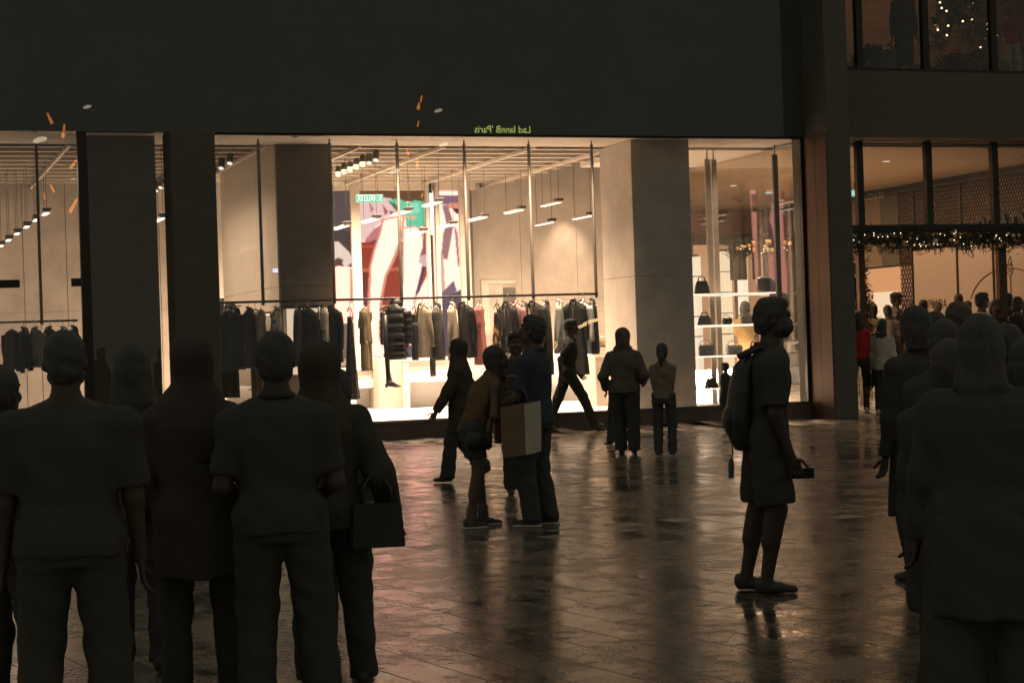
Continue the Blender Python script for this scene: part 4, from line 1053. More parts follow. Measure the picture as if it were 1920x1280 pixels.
tag(MB().box(15.0, 27, .06, 6.2, 9.42, 9.6).build('upper_ceiling', M['void']), kind='structure')
MB().box(15.2, 15.3, -.02, 6, z0u, 9.6).build('corner_post', M['black'], uf)
M['leafgreen'] = pm('hedge_leaf', (.05, .075, .035), .7, var=.4, scale=10); M['leafgold'] = pm('dry_gold_leaf', (.36, .22, .09), .6, var=.35, scale=10); M['leafrust'] = pm('rust_flower', (.20, .085, .045), .7, var=.4, scale=10)
def upt(px, Y): return onY(px, 110, Y).x
def clump(name, label, cat, x, Y, w, h, n, mat, L=.07, wd=.02, group=None):
    t = thing(name, label, cat, (x, Y, z0u), 0, group)
    cs = [(rg.uniform(-w / 2, w / 2), rg.uniform(-w / 3, w / 3), rg.uniform(.02, h), .05) for _ in range(40)]
    tag(needles(rg, cs, n, L, wd).build('leaves', mat, t, False), kind='stuff')
    MB().tube([(0, 0, 0), (0, 0, h * .8)], .02, 6).build('stem', M['wood'], t, False); return t
x = upt(1640, .9)
t = thing('box_hedge', 'square clipped hedge in the upper window', 'hedge', (x, .9, z0u))
cs = [(rg.uniform(-.28, .28), rg.uniform(-.28, .28), rg.uniform(.05, .5), .04) for _ in range(150)]
tag(needles(rg, cs, 5200, .05, .018).build('leaves', M['leafgreen'], t, False), kind='stuff'); MB().box(-.27, .27, -.27, .27, 0, .46).build('core', M['black'], t, False)
MB().box(-.02, .14, -.3, -.29, .47, .52).build('label_card', M['cream'] if 'cream' in M else M['whitepaint'], t, False)
for px, Y, w, h, n, mt_, lab in ((1592, .5, .2, .16, 260, M['leafgold'], 'gold leaf bunch at the left end of the upper window'), (1621, .5, .16, .12, 200, M['leafgold'], 'gold leaf bunch in front of the clipped hedge'), (1712, .6, .3, .14, 350, M['leafgold'], 'gold leaf bunch below the bare white branch'), (1749, .5, .26, .14, 300, M['leafgold'], 'gold leaf bunch beside the second upper mullion'),
    (1800, .9, .7, .42, 1400, M['leafrust'], 'large rust coloured flower bush in the upper window'), (1835, .7, .5, .3, 900, M['leafgold'], 'golden bush left of the third upper mullion'), (1770, 1.0, .4, .3, 700, M['leafgreen'], 'dark green bush under the lit tree'), (1872, .5, .3, .12, 260, M['leafgold'], 'dry leaves at the feet of the red-shirted figure')):
    clump('leaf_bunch' if h < .2 else 'bush', lab, 'plant', upt(px, Y), Y, w, h, n, mt_)
x = upt(1703, .8)
t = thing('bare_branch_tree', 'bare white-barked branch tree in the upper window', 'tree', (x, .8, z0u))
MB().tube([(0, 0, 0), (-.02, 0, .6), (.02, 0, 1.9)], [.028, .022, .012], 7).build('trunk', pm('pale_bark', (.34, .27, .2), .8), t, False)
br = MB()
for k in range(14):
    z = .15 + k * .115; s_ = 1 if k % 3 else -1
    br.tube([(0, 0, z), (s_ * .2, -.03, z + .2), (s_ * (.38 - .01 * k), .02, z + .42)], [.010, .007, .003], 5)
br.build('branches', pm('pale_twig', (.3, .23, .17), .8), t, False)
x = upt(1800, 2.0)
t = fir('christmas_tree', 'dark lit tree with white lights in the upper window', (x, 2.0, z0u + .55), 2.2, .75, 3000, 34, 6, .02)
MB().tube([(0, 0, -.55), (0, 0, .05)], .05, 8).build('stand', M['wood'], t, False)
clump('flower_garland', 'pale flower garland column beside the third upper mullion', 'plant', upt(1846, 1.0), 1.0, .16, 1.3, 1100, M['leafgold'], .05)

# ------------------------------------------------------------------ lamps and neon sign behind the viewer that the glass mirrors
def mirror(px, py, Yv): p = onY(px, py, Yv); return Vector((p.x, -p.y, p.z))
MIR = em('street_lamp_glow', (1, .84, .6), 5.5); MOR = em('orange_lamp_glow', (1, .30, .06), 9.0)
ms = thing('festoon', 'string of pale and orange lamps behind the viewer, mirrored in the shop glass', 'light string', (3, -31, 7))
Yv = 31.0; k_ = (Yv + 26.84) / FPX
for px, py, w in ((163, 202, 18), (75, 263, 30), (820, 209, 20), (832, 272, 22), (740, 322, 26), (85, 402, 24), (137, 336, 10)):
    p = mirror(px, py, Yv); r_ = w * k_ / 2 * .8
    MB().loft([[(p.x + r_ * q * math.cos(a) * 1.1, p.y + r_ * .5 * q * math.sin(a), p.z + zz * r_ + .25 * r_ * math.cos(a) * q) for a in [2 * math.pi * i / 12 for i in range(12)]] for q, zz in ((.3, .5), (.8, .3), (1, 0), (.8, -.22), (.4, -.32))], True).build('lamp_shell', MIR, ms)
for (x0, y0, x1, y1, w) in ((88, 213, 97, 233, 6), (120, 234, 118, 258, 6), (143, 300, 132, 316, 6), (95, 346, 101, 360, 5), (145, 372, 131, 398, 7), (82, 362, 84, 374, 3), (789, 180, 787, 192, 4), (784, 194, 782, 206, 7), (783, 228, 781, 238, 4), (762, 278, 767, 292, 5), (784, 298, 782, 314, 7), (793, 362, 791, 370, 5)):
    a, b_ = mirror(x0, y0, Yv), mirror(x1, y1, Yv)
    MB().tube([a, b_], [w * k_ * .25, w * k_ * .5], 8).build('lamp_rod', MOR, ms)
ROPE = em('rope_light', (1, .62, .26), 16.0)
a = mirror(1120, 598, Yv); rl = thing('rope_light', 'orange rope light loops behind the viewer, mirrored beside the walking man', 'light string', a)
for pts in ([(1120, 598), (1103, 602), (1092, 609), (1079, 615), (1076, 619), (1090, 613), (1104, 606), (1121, 600)], [(1044, 640), (1034, 652), (1029, 663), (1036, 659), (1046, 644)]):
    MB().tube([mirror(x, y, Yv) for x, y in pts], .022, 7).build('light_loop', ROPE, rl, smooth=True)
a = mirror(517, 507, Yv); bs = thing('advert_screen', 'small bluish screen behind the viewer, mirrored on the cream panelled column', 'screen', a)
MB().bbox(a.x - .09, a.x + .09, a.y - .04, a.y, a.z - .07, a.z + .07, .01).build('screen_face', em('blue_screen', (.55, .72, 1.0), 12.0), bs)
MNG = em('neon_green', (.62, .72, .18), 14.0)
Yv2 = 29.0
a, b_ = mirror(888, 245, Yv2), mirror(992, 240, Yv2)
ns = thing('neon_sign', 'yellow green neon sign behind the viewer, mirrored at the top edge of the window', 'sign', (a.x, a.y, a.z))
h = 20 * (Yv2 + 26.84) / FPX
o = text("Lad IannB 'Paris", ((a.x + b_.x) / 2, a.y, a.z + .02), h, MNG, rot=(R(90), 0, R(180)), parent=ns, fitw=b_.x - a.x)
# ------------------------------------------------------------------ people: signed distance bodies turned into continuous meshes
def _sm(a, b, k):
    h = np.clip(.5 + .5 * (b - a) / k, 0, 1); return b + (a - b) * h - k * h * (1 - h)
class SD:
    def __init__(s, k=.03): s.p = []; s.k = k; s.cuts = []; s.wr = None; s.sub = []
    def cone(s, a, b, r1, r2, k=None, cut=None, sy=1.0): s.p.append(('c', np.array(a, float), np.array(b, float), r1, r2, k, cut, sy)); return s
    def chain(s, pts, rs, k=None, cut=None):
        for i in range(len(pts) - 1): s.cone(pts[i], pts[i + 1], rs[i], rs[i + 1], k, cut if i == len(pts) - 2 else None)
        return s
    def ell(s, c, r, k=None): s.p.append(('e', np.array(c, float), np.array(r, float), k)); return s
    def prof(s, rows, k=None): s.p.append(('p', np.array(rows, float), k)); return s
    def cut(s, p, n): s.cuts.append((np.array(p, float), np.array(n, float))); return s
    def mesh(s, h):
        lo = np.full(3, 9.); hi = np.full(3, -9.); bbs = []
        for q in s.p:
            if q[0] == 'c':
                m = max(q[3], q[4]); l_ = np.minimum(q[1], q[2]) - m; h_ = np.maximum(q[1], q[2]) + m
            elif q[0] == 'e': l_, h_ = q[1] - q[2], q[1] + q[2]
            else:
                r = q[1]; l_ = np.array([(r[:, 1] - r[:, 3]).min(), (r[:, 2] - r[:, 4]).min(), r[:, 0].min()]); h_ = np.array([(r[:, 1] + r[:, 3]).max(), (r[:, 2] + r[:, 4]).max(), r[:, 0].max()])
            bbs.append((l_, h_)); lo = np.minimum(lo, l_); hi = np.maximum(hi, h_)
        pad = 2.5 * h + .02; lo -= pad; hi += pad
        n = np.ceil((hi - lo) / h).astype(int) + 1
        ax = [lo[i] + h * np.arange(n[i]) for i in range(3)]
        D = np.full(n, 1.0)
        for q, (l_, h_) in zip(s.p, bbs):
            mg = s.k * 1.5 + 3 * h
            i0 = np.maximum(0, np.floor((l_ - mg - lo) / h).astype(int)); i1 = np.minimum(n, np.ceil((h_ + mg - lo) / h).astype(int) + 1)
            sl = tuple(slice(a, b) for a, b in zip(i0, i1))
            X = ax[0][sl[0]][:, None, None]; Y = ax[1][sl[1]][None, :, None]; Z = ax[2][sl[2]][None, None, :]
            kk = s.k
            if q[0] == 'c':
                _, a, b, r1, r2, k_, cu, sy = q; ab = b - a; L2 = max(1e-9, ab.dot(ab))
                t = np.clip(((X - a[0]) * ab[0] + (Y - a[1]) * ab[1] + (Z - a[2]) * ab[2]) / L2, 0, 1)
                d = np.sqrt((X - a[0] - t * ab[0]) ** 2 + ((Y - a[1] - t * ab[1]) / sy) ** 2 + (Z - a[2] - t * ab[2]) ** 2) - (r1 + (r2 - r1) * t)
                if cu is not None: d = np.maximum(d, (X - cu[0][0]) * cu[1][0] + (Y - cu[0][1]) * cu[1][1] + (Z - cu[0][2]) * cu[1][2])
                kk = k_ if k_ is not None else s.k
            elif q[0] == 'e':
                _, c, r, k_ = q
                d = (np.sqrt(((X - c[0]) / r[0]) ** 2 + ((Y - c[1]) / r[1]) ** 2 + ((Z - c[2]) / r[2]) ** 2) - 1) * r.min(); kk = k_ if k_ is not None else s.k
            else:
                r = q[1]; z = ax[2][sl[2]]
                cx, cyy, rx, ry = (np.interp(z, r[:, 0], r[:, i])[None, None, :] for i in (1, 2, 3, 4))
                d = (np.sqrt(((X - cx) / rx) ** 2 + ((Y - cyy) / ry) ** 2) - 1) * np.minimum(rx, ry)
                d = np.maximum(d, np.maximum(r[0, 0] - Z, Z - r[-1, 0])); kk = q[2] if q[2] is not None else s.k
            D[sl] = _sm(D[sl], np.broadcast_to(d, D[sl].shape), kk)
        X = ax[0][:, None, None]; Y = ax[1][None, :, None]; Z = ax[2][None, None, :]
        if s.wr:
            amp, fx_, fz_, ph = s.wr
            D = D + amp * (np.sin(fx_ * X + fz_ * Z + ph) * np.sin(fx_ * 1.1 * Y - fz_ * .6 * Z + ph * 2) + .5 * np.sin(fz_ * 1.9 * Z + 3 * X * fx_ / 5 + ph))
        for (p, nn) in s.cuts: D = np.maximum(D, (X - p[0]) * nn[0] + (Y - p[1]) * nn[1] + (Z - p[2]) * nn[2])
        for sub in s.sub:
            _, c, r = sub
            d = (np.sqrt(((X - c[0]) / r[0]) ** 2 + ((Y - c[1]) / r[1]) ** 2 + ((Z - c[2]) / r[2]) ** 2) - 1) * min(r)
            D = np.maximum(D, -d)
        return surfnet(D, lo, h)
def surfnet(D, lo, h):
    S = D < 0
    nx, ny, nz = D.shape
    cs = [(i, j, k) for i in (0, 1) for j in (0, 1) for k in (0, 1)]
    def cor(A, c): return A[c[0]:nx - 1 + c[0], c[1]:ny - 1 + c[1], c[2]:nz - 1 + c[2]]
    cnt = sum(cor(S, c).astype(np.int8) for c in cs)
    act = (cnt > 0) & (cnt < 8); idx = np.full(act.shape, -1, np.int64); na = int(act.sum()); idx[act] = np.arange(na)
    vals = {c: cor(D, c)[act] for c in cs}
    P = np.zeros((na, 3)); n = np.zeros(na)
    for a in cs:
        for ax in range(3):
            if a[ax] == 1: continue
            b = list(a); b[ax] = 1; b = tuple(b)
            da, db = vals[a], vals[b]; cr = (da < 0) != (db < 0)
            t = np.where(cr, da / np.where(cr, da - db, 1), 0)
            for d in range(3): P[:, d] += np.where(cr, a[d] + (t if d == ax else 0), 0)
            n += cr
    P /= n[:, None]
    I = np.argwhere(act); V = lo + (I + P) * h
    Fs = []
    for ax in range(3):
        o1, o2 = [(1, 2), (2, 0), (0, 1)][ax]
        sa = [slice(None)] * 3; sb = [slice(None)] * 3; sa[ax] = slice(0, -1); sb[ax] = slice(1, None)
        A, B = S[tuple(sa)], S[tuple(sb)]
        e = np.argwhere(A != B)
        if len(e) == 0: continue
        ok = (e[:, o1] > 0) & (e[:, o2] > 0) & (e[:, o1] < D.shape[o1] - 1) & (e[:, o2] < D.shape[o2] - 1); e = e[ok]
        ins = A[tuple(e.T)]
        def ci(d1, d2):
            q = e.copy(); q[:, o1] += d1; q[:, o2] += d2; return idx[tuple(q.T)]
        q = np.stack([ci(-1, -1), ci(0, -1), ci(0, 0), ci(-1, 0)], 1)
        q[~ins] = q[~ins][:, ::-1]; Fs.append(q)
    F_ = np.concatenate(Fs); F_ = F_[(F_ >= 0).all(1)]
    return V, F_
def rotz(a): c, s_ = math.cos(a), math.sin(a); return np.array([[c, -s_, 0], [s_, c, 0], [0, 0, 1.]])
def rotx(a): c, s_ = math.cos(a), math.sin(a); return np.array([[1, 0, 0], [0, c, -s_], [0, s_, c]])
def roty(a): c, s_ = math.cos(a), math.sin(a); return np.array([[c, 0, s_], [0, 1, 0], [-s_, 0, c]])
def ik(a, b, l1, l2, pole):
    a, b, pole = np.array(a, float), np.array(b, float), np.array(pole, float); d = b - a; L = np.linalg.norm(d)
    if L > (l1 + l2) * .998: b = a + d / L * (l1 + l2) * .998; d = b - a; L = np.linalg.norm(d)
    u = d / L; x = (l1 * l1 - l2 * l2 + L * L) / (2 * L); hgt = math.sqrt(max(0, l1 * l1 - x * x))
    p = pole - u * pole.dot(u); p /= max(1e-6, np.linalg.norm(p))
    return a + u * x + p * hgt, b
def tubes(pts, rs, n=7):
    mb = MB(); mb.tube([tuple(p) for p in pts], list(rs), n); return mb
SKIN = pm('skin', (.12, .072, .046), .55, var=.1, scale=14); SKIND = pm('skin_tan', (.10, .06, .038), .55, var=.1, scale=14)
HAIR = pm('black_hair', (.046, .044, .036), .6, var=.4, scale=22, stretch=(4, 4, 1), bump=.4, bscale=60)
HAIRB = pm('brown_hair', (.07, .05, .036), .6, var=.4, scale=22, stretch=(4, 4, 1), bump=.4, bscale=60)
SKINS = pm('skin_backlit_dark', (.062, .038, .025), .6, var=.1, scale=14)  # skin for near figures, backlit shade darkened into the colour
EYE = pm('eye_dark', (.03, .02, .015), .2)
P_ = {}
def pc(nm, c, **k): P_[nm] = cloth('cloth_' + nm, c, **k); return P_[nm]
pc('ink', (.056, .0545, .045), var=.08, sheen=0); pc('soot', (.042, .04, .033), var=.1, sheen=0); pc('night', (.06, .062, .062)); pc('navy', (.045, .06, .078)); pc('umber', (.062, .053, .043), var=.1, sheen=0); pc('coffee', (.07, .055, .041), var=.1, sheen=0); pc('moss', (.07, .065, .05))
pc('mustard', (.16, .095, .04)); pc('ochre', (.38, .24, .09)); pc('stone', (.20, .16, .115)); pc('ash', (.13, .105, .08)); pc('offwhite', (.55, .5, .44)); pc('white', (.72, .68, .62)); pc('red', (.55, .035, .04)); pc('jean', (.062, .064, .062)); pc('khaki', (.2, .17, .12))
SHOE = pm('shoe_dark', (.05, .047, .04), .5, bump=.2); SHOEW = pm('shoe_white', (.75, .70, .64), .5); SOLE = pm('sole_white', (.6, .56, .5), .6)
MASKM = pm('face_mask', (.05, .048, .042), .8); MASKW = pm('face_mask_pale', (.6, .57, .52), .8)

def hand_mesh(w, d, side, curl=.5, n=6, fwd=None):
    """palm and five separate bent fingers, from the wrist w along d"""
    d = np.array(d, float); d /= np.linalg.norm(d)
    f = np.array(fwd if fwd is not None else (0, 1, 0), float); f = f - d * f.dot(d)
    if np.linalg.norm(f) < .05: f = np.array((1., 0, 0)) - d * d[0]
    f /= np.linalg.norm(f); nrm = np.cross(d, f) * (1 if side > 0 else -1)      # nrm: palm side (towards the body)
    w = np.array(w, float); mb = MB()
    rings = []
    for t, a, b in ((-.02, .024, .019), (.02, .030, .016), (.06, .040, .014), (.092, .041, .012)):
        c = w + d * t; rings.append([tuple(c + f * a * math.cos(q) + nrm * b * math.sin(q)) for q in [2 * math.pi * i / 10 for i in range(10)]])
    mb.loft(rings)
    for k, (o, L) in enumerate(((.030, .070), (.010, .078), (-.010, .072), (-.029, .056))):
        p = w + d * .085 + f * o; pts = [p - d * .02]; a = 0
        for j, (fr_, ca) in enumerate(((.45, .5), (.3, .8), (.25, .7))):
            a += curl * ca * (1 + .08 * k); p = p + (d * math.cos(a) + nrm * math.sin(a)) * L * fr_; pts.append(p)
        mb.tube([tuple(p) for p in pts], [.0095, .009, .0082, .0062], n)
    p = w + d * .03 + f * .026; pts = [p - f * .01]; th = f * .75 + d * .62 + nrm * .25; th /= np.linalg.norm(th)
    p = p + th * .035; pts.append(p); th2 = th * .5 + d * .8 + nrm * (.2 + curl * .4); th2 /= np.linalg.norm(th2); p = p + th2 * .03; pts.append(p); pts.append(p + (th2 + nrm * .3 * curl) * .022)
    mb.tube([tuple(p) for p in pts], [.012, .0115, .0095, .007], n)
    return np.array(mb.v), mb.f
def head_sd():
    h = SD(.018)
    h.ell((0, -.012, .03), (.077, .096, .092)).ell((0, .02, -.03), (.062, .072, .085)).cone((0, .045, -.075), (0, .075, -.092), .032, .020)
    h.cone((-.045, .02, -.06), (.045, .02, -.06), .03, .03)
    h.cone((0, .088, .012), (0, .107, -.022), .009, .013, .01).ell((-.012, .096, -.026), (.01, .011, .008), .008).ell((.012, .096, -.026), (.01, .011, .008), .008)
    h.ell((0, .088, .036), (.05, .016, .012), .015)
    h.cone((-.02, .089, -.055), (.02, .089, -.055), .007, .007, .008).cone((-.018, .086, -.067), (.018, .086, -.067), .008, .008, .008)
    for s in (-1, 1): h.ell((s * .078, -.008, -.008), (.012, .022, .033), .008); h.ell((s * .035, .075, -.022), (.022, .018, .02), .02)
    h.cone((0, -.012, -.06), (0, -.03, -.16), .055, .055)
    h.sub = [('e', (-.031, .100, .014), (.017, .014, .009)), ('e', (.031, .100, .014), (.017, .014, .009))]
    return h
_hc = {}
def head_mesh(h):
    if h not in _hc: _hc[h] = head_sd().mesh(h)
    return _hc[h]

def person(label, ph, hy, facing, fy=None, Y=None, d=None, fat=1.0, sex='m', lean=(0, 0), lf=None, rf=None, lh=None, rh=None, hyaw=0, hpitch=0, htilt=0,
           top=('short', 'ink', .88), bottom=('trousers', 'ink'), hair='short', hairm=None, hijab='umber', shoes=None, socks=None, mask=None, skin=None, res=.016, group=None, curl=.5, cap=None, H=None, sleeve_r=1.0, leg_r=1.0, eyes=False, hood=None, name='person', sole=False, hairlen=.35, hand_n=6, collar=False, skirt_rows=None):
    # where the figure stands
    if fy is not None: base = onG(ph + .033 * (fy - hy), fy); 
    elif d is not None:
        rr = ray(ph, hy); base = CAM + rr * d; base.z = zg(base.y)
    else:
        base = onY(ph, hy, Y); base.z = zg(base.y)
    dist = (base - CAM).dot(_f)
    r_ = ray(ph, hy); top_p = CAM + r_ * (dist / r_.dot(_f)); Ht = H or (top_p.z - base.z)
    s = Ht / 1.72
    bear = math.atan2((base - CAM).x, (base - CAM).y)      # heading away from the camera
    yaw = -(bear + R(facing))
    root = thing(name, label, 'person', base, yaw, group, s)
    W = fat * (.94 if sex == 'f' else 1.0)
    sk = skin or (SKINS if dist < 16 else SKIN)
    # skeleton
    lx, ly = lean
    hip = np.array((0, -ly * .18, .92)); chest = np.array((lx * .6, ly * .55, 1.26)); neck = np.array((lx, ly, 1.44)); hc = np.array((lx * 1.1, ly * 1.22 + .012, 1.605))
    if abs(ly) > .12: hc = hc + np.array((0, .02, -.05 * abs(ly) / .2)); neck = neck + np.array((0, 0, -.03 * abs(ly) / .2))
    hw = .095 * (1.03 if sex == 'f' else 1)
    LF = np.array(lf if lf is not None else (-.105, .0, 0.), float); RF = np.array(rf if rf is not None else (.105, .02, 0.), float)
    sw = .178 * W if sex == 'm' else .162 * W
    LS = neck + np.array((-sw, 0, -.100)); RS = neck + np.array((sw, 0, -.100))
    LH = np.array(lh if lh is not None else (-sw - .055, .05 + ly * .3, .80), float); RH = np.array(rh if rh is not None else (sw + .055, .05 + ly * .3, .80), float)
    legs = []
    for sg, F0 in ((-1, LF), (1, RF)):
        hj = hip + np.array((sg * hw, 0, 0)); an = F0 + np.array((0, 0, .085))
        pole = np.array((sg * .12, 1, 0.)); kn, an = ik(hj, an, .432, .412, pole); legs.append((hj, kn, an, F0))
    arms = []
    for sg, S0, H0 in ((-1, LS, LH), (1, RS, RH)):
        el, wr = ik(S0, H0, .29, .255, (sg * .45, -1, -.25)); arms.append((S0, el, wr))
    trows = [(.80, 0, hip[1], .145 * W, .10 * fat), (.92, 0, hip[1], .168 * W, .118 * fat), (1.04, chest[0] * .3, hip[1] + (chest[1] - hip[1]) * .35, .142 * W, .10 * fat), (1.16, chest[0] * .7, hip[1] + (chest[1] - hip[1]) * .72, .150 * W, .107 * fat),
             (1.27, chest[0], chest[1], .160 * W, .112 * fat), (1.37, (chest[0] + neck[0]) / 2, (chest[1] + neck[1]) / 2, .158 * W, .095 * fat), (1.43, neck[0], neck[1], .10 * W, .07), (1.47, neck[0], neck[1], .055, .052)]
    dz = neck[2] - 1.44
    trows = [(z + (dz if z > 1.3 else dz * .5 if z > 1.1 else 0), a, b, c, e) for z, a, b, c, e in trows]
    sc_ = 1 / s
    # --- body: one continuous skin surface
    bd = SD(.03); bd.prof(trows)
    for i, (S0, el, wr) in enumerate(arms): bd.cone(neck + (S0 - neck) * .4, S0, .05, .055 * W).chain([S0, el, wr], [.050 * W, .040, .027])
    for (hj, kn, an, F0) in legs: bd.chain([hj, kn, an], [.082 * W, .054 * W, .037]).cone(kn + (an - kn) * .12 + np.array((0, -.012, 0)), kn + (an - kn) * .45 + np.array((0, -.016, 0)), .050 * W, .046 * W)
    bd.cone(neck + np.array((0, 0, -.02)), hc + np.array((0, -.02, -.06)), .058, .055)
    for (hj, kn, an, F0) in legs:
        dirf = np.array((0, 1, 0.)); bd.cone(an + np.array((0, -.02, -.045)), an + np.array((0, .13, -.06)), .036, .024)
    Vb, Fb = bd.mesh(res)
    hs = min(res, .0105) if res < .02 else .015
    HR = rotz(-R(hyaw)) @ rotx(-R(hpitch)) @ roty(R(htilt))
    Vh, Fh = head_mesh(hs)
    Vh = Vh @ HR.T + hc
    parts_v = [Vb, Vh]; parts_f = [list(map(tuple, Fb)), list(map(tuple, Fh))]
    for sg, (S0, el, wr) in zip((-1, 1), arms):
        fwd = (0, 1, 0) if abs((wr - el)[1]) < .18 else (0, 0, 1)
        Vx, Fx = hand_mesh(wr, wr - el, sg, curl, hand_n, fwd); parts_v.append(Vx); parts_f.append(Fx)
    off = 0; AV = []; AF = []
    for v_, f_ in zip(parts_v, parts_f): AV.append(v_); AF += [tuple(i + off for i in q) for q in f_]; off += len(v_)
    link('body', fastmesh('body', np.concatenate(AV), AF, True), sk, root)
    def add(nm, sd, mat, h=res, hd=False):
        V, F_ = sd.mesh(h)
        if len(F_) == 0: return None
        if hd: V = V @ HR.T + hc
        return link(nm, fastmesh(nm, V, F_, True), mat, root)
    rgp = random.Random(sum(map(ord, label)) % 9999); ph_ = sum(map(ord, label)) % 7
    # --- lower clothes
    bk, bm_name = bottom[0], bottom[1]; bmat = P_[bm_name] if isinstance(bm_name, str) else bm_name
    if bk in ('trousers', 'wide', 'shorts', 'slim'):
        g = SD(.028); g.wr = (.0045, 38, 24, ph_)
        g.prof([(.80, 0, hip[1], .152 * W, .108 * fat), (.92, 0, hip[1], .176 * W, .125 * fat), (1.03, 0, hip[1] + (chest[1] - hip[1]) * .33, .150 * W, .108 * fat)])
        for (hj, kn, an, F0) in legs:
            if bk == 'shorts':
                e = kn + (an - kn) * .06 if len(bottom) < 3 else hj + (kn - hj) * bottom[2]; t_ = (e - hj) / np.linalg.norm(e - hj)
                g.cone(hj, e + t_ * .06, .100 * W, .100 * leg_r, cut=(e, t_))
            else:
                r0, r1, r2 = {'trousers': (.098, .076, .068), 'wide': (.10, .092, .105), 'slim': (.094, .064, .048)}[bk]
                bot = an + np.array((0, 0, -.035)); t_ = (bot - kn) / np.linalg.norm(bot - kn)
                lr = leg_r * max(1.0, W); g.cone(hj, kn, r0 * W * leg_r, r1 * lr).cone(kn, bot + t_ * .05, r1 * lr, r2 * lr, cut=(bot, t_))
        add({'shorts': 'shorts'}.get(bk, 'trousers'), g, bmat)
    elif bk == 'skirt':
        hem = bottom[2]; fl = bottom[3] if len(bottom) > 3 else 1.25
        mx_, my_ = (LF[0] + RF[0]) / 2, (LF[1] + RF[1]) / 2
        g = SD(.03); g.wr = (.007, 30, 3, ph_)
        g.prof(skirt_rows or [(hem, mx_ * .8, my_ * .8, .185 * W * fl, .155 * fat * fl), ((hem + .92) / 2, mx_ * .4, hip[1] + my_ * .4, .182 * W * (1 + (fl - 1) * .5), .142 * fat * (1 + (fl - 1) * .4)), (.92, 0, hip[1], .180 * W, .130 * fat), (1.05, 0, hip[1] + (chest[1] - hip[1]) * .33, .152 * W, .11 * fat)])
        add('skirt', g, bmat)
    # --- upper clothes
    tk, tm = top[0], top[1]; tmat = P_[tm] if isinstance(tm, str) else tm
    hem = top[2] if len(top) > 2 else .88; ease = top[3] if len(top) > 3 else 1.06
    if tk != 'none':
        g = SD(.035); g.wr = (.005, 26, 16, ph_)
        rows = [(hem, 0, hip[1] * .9, .172 * W * ease, .128 * fat * ease)] + [(z, a, b, c * ease + .008, e * ease + .012) for z, a, b, c, e in trows if z > max(hem + .03, .86)]
        if hem < .86: rows.insert(1, (.90, 0, hip[1], .178 * W * ease, .130 * fat * ease))
        rows[-1] = (rows[-1][0] - .025, rows[-1][1], rows[-1][2], .066, .062)
        g.prof(rows)
        for sg, (S0, el, wr) in zip((-1, 1), arms):
            g.cone(neck + (S0 - neck) * .30 + np.array((0, 0, -.012)), S0, .050, .060 * W)
            if tk in ('short', 'tee'):
                e = S0 + (el - S0) * .82; t_ = (e - S0) / np.linalg.norm(e - S0)
                g.cone(S0, e + t_ * .05, .058 * W * sleeve_r, .058 * W * sleeve_r, cut=(e, t_))
            elif tk == 'long':
                t_ = (wr - el) / np.linalg.norm(wr - el)
                g.cone(S0, el, .060 * W * sleeve_r, .056 * sleeve_r).cone(el, wr + t_ * .02, .057 * sleeve_r, .045 * sleeve_r, cut=(wr, t_))
        add({'short': 'shirt', 'tee': 'shirt', 'long': 'jacket', 'vest': 'top'}[tk], g, tmat)
        if collar:
            g = SD(.008); ring = [neck + np.array((.068 * math.sin(a), -.012 - .066 * math.cos(a), .018 - .03 * (1 - math.cos(a)) / 2)) for a in [R(q) for q in range(-165, 166, 30)]]; g.chain(ring, [.019] * len(ring))
            add('collar', g, tmat, min(res, .012))
    # --- shoes
    shm = shoes or SHOE
    for (hj, kn, an, F0) in legs:
        g = SD(.02); pit = (an[2] - .085)
        hz = .035 + pit; tz = .028 + max(0, pit - .25) * -.0 + (pit * (.25 if pit > .03 else 1))
        a0 = an + np.array((0, -.03, 0)); 
        g.cone((a0[0], a0[1] - .005, hz), (a0[0], a0[1] + .10, hz * .4 + tz * .6), .036, .034).cone((a0[0], a0[1] + .08, tz + .004), (a0[0], a0[1] + .185, tz - .006), .035, .026).cone((a0[0], a0[1] - .01, hz + .03), (a0[0], a0[1] + .05, hz + .02), .036, .028)
        if pit < .03: g.cut((0, 0, .002 + F0[2] * .0), (0, 0, -1))
        so = add('shoe', g, shm, min(res, .013))
        if sole and so:
            g = SD(.01); g.cone((a0[0], a0[1] - .01, .012 + pit), (a0[0], a0[1] + .17, .012 + pit * .3), .045, .041); g.cut((0, 0, .020 + pit), (0, 0, 1)); g.cut((0, 0, .001), (0, 0, -1))
            V, F_ = g.mesh(.012); 
            if len(F_): link('sole', fastmesh('sole', V, F_, True), SOLE, so)
        if socks:
            g = SD(.01); g.cone(an + np.array((0, 0, -.03)), an + (kn - an) * .30, .050, .050); g.cut(an + (kn - an) * .27, (kn - an) / np.linalg.norm(kn - an)); add('sock', g, socks, .012)
    # --- hair, veil, cap (head coordinates)
    hm = hairm or HAIR; hh = min(res, .012)
    if hair in ('short', 'crop'):
        g = SD(.02); e_ = .0 if hair == 'short' else -.006
        g.ell((0, -.016, .040), (.087 + e_, .104 + e_, .096 + e_)).ell((0, -.055, -.02), (.078 + e_, .062 + e_, .085 + e_)).ell((0, .045, .085), (.066, .05, .046))
        g.cut((0, .075, .055), (0, .80, -.60)); g.cut((0, -.05, -.085), (0, .1, -1)); g.wr = (.004, 60, 50, ph_)
        add('hair', g, hm, hh, True)
    elif hair in ('long', 'pony', 'bun', 'bob'):
        g = SD(.025); g.ell((0, -.016, .038), (.090, .107, .098)).ell((0, -.05, -.03), (.086, .07, .09))
        g.cut((0, .072, .05), (0, .86, -.5)); g.wr = (.003, 70, 20, ph_)
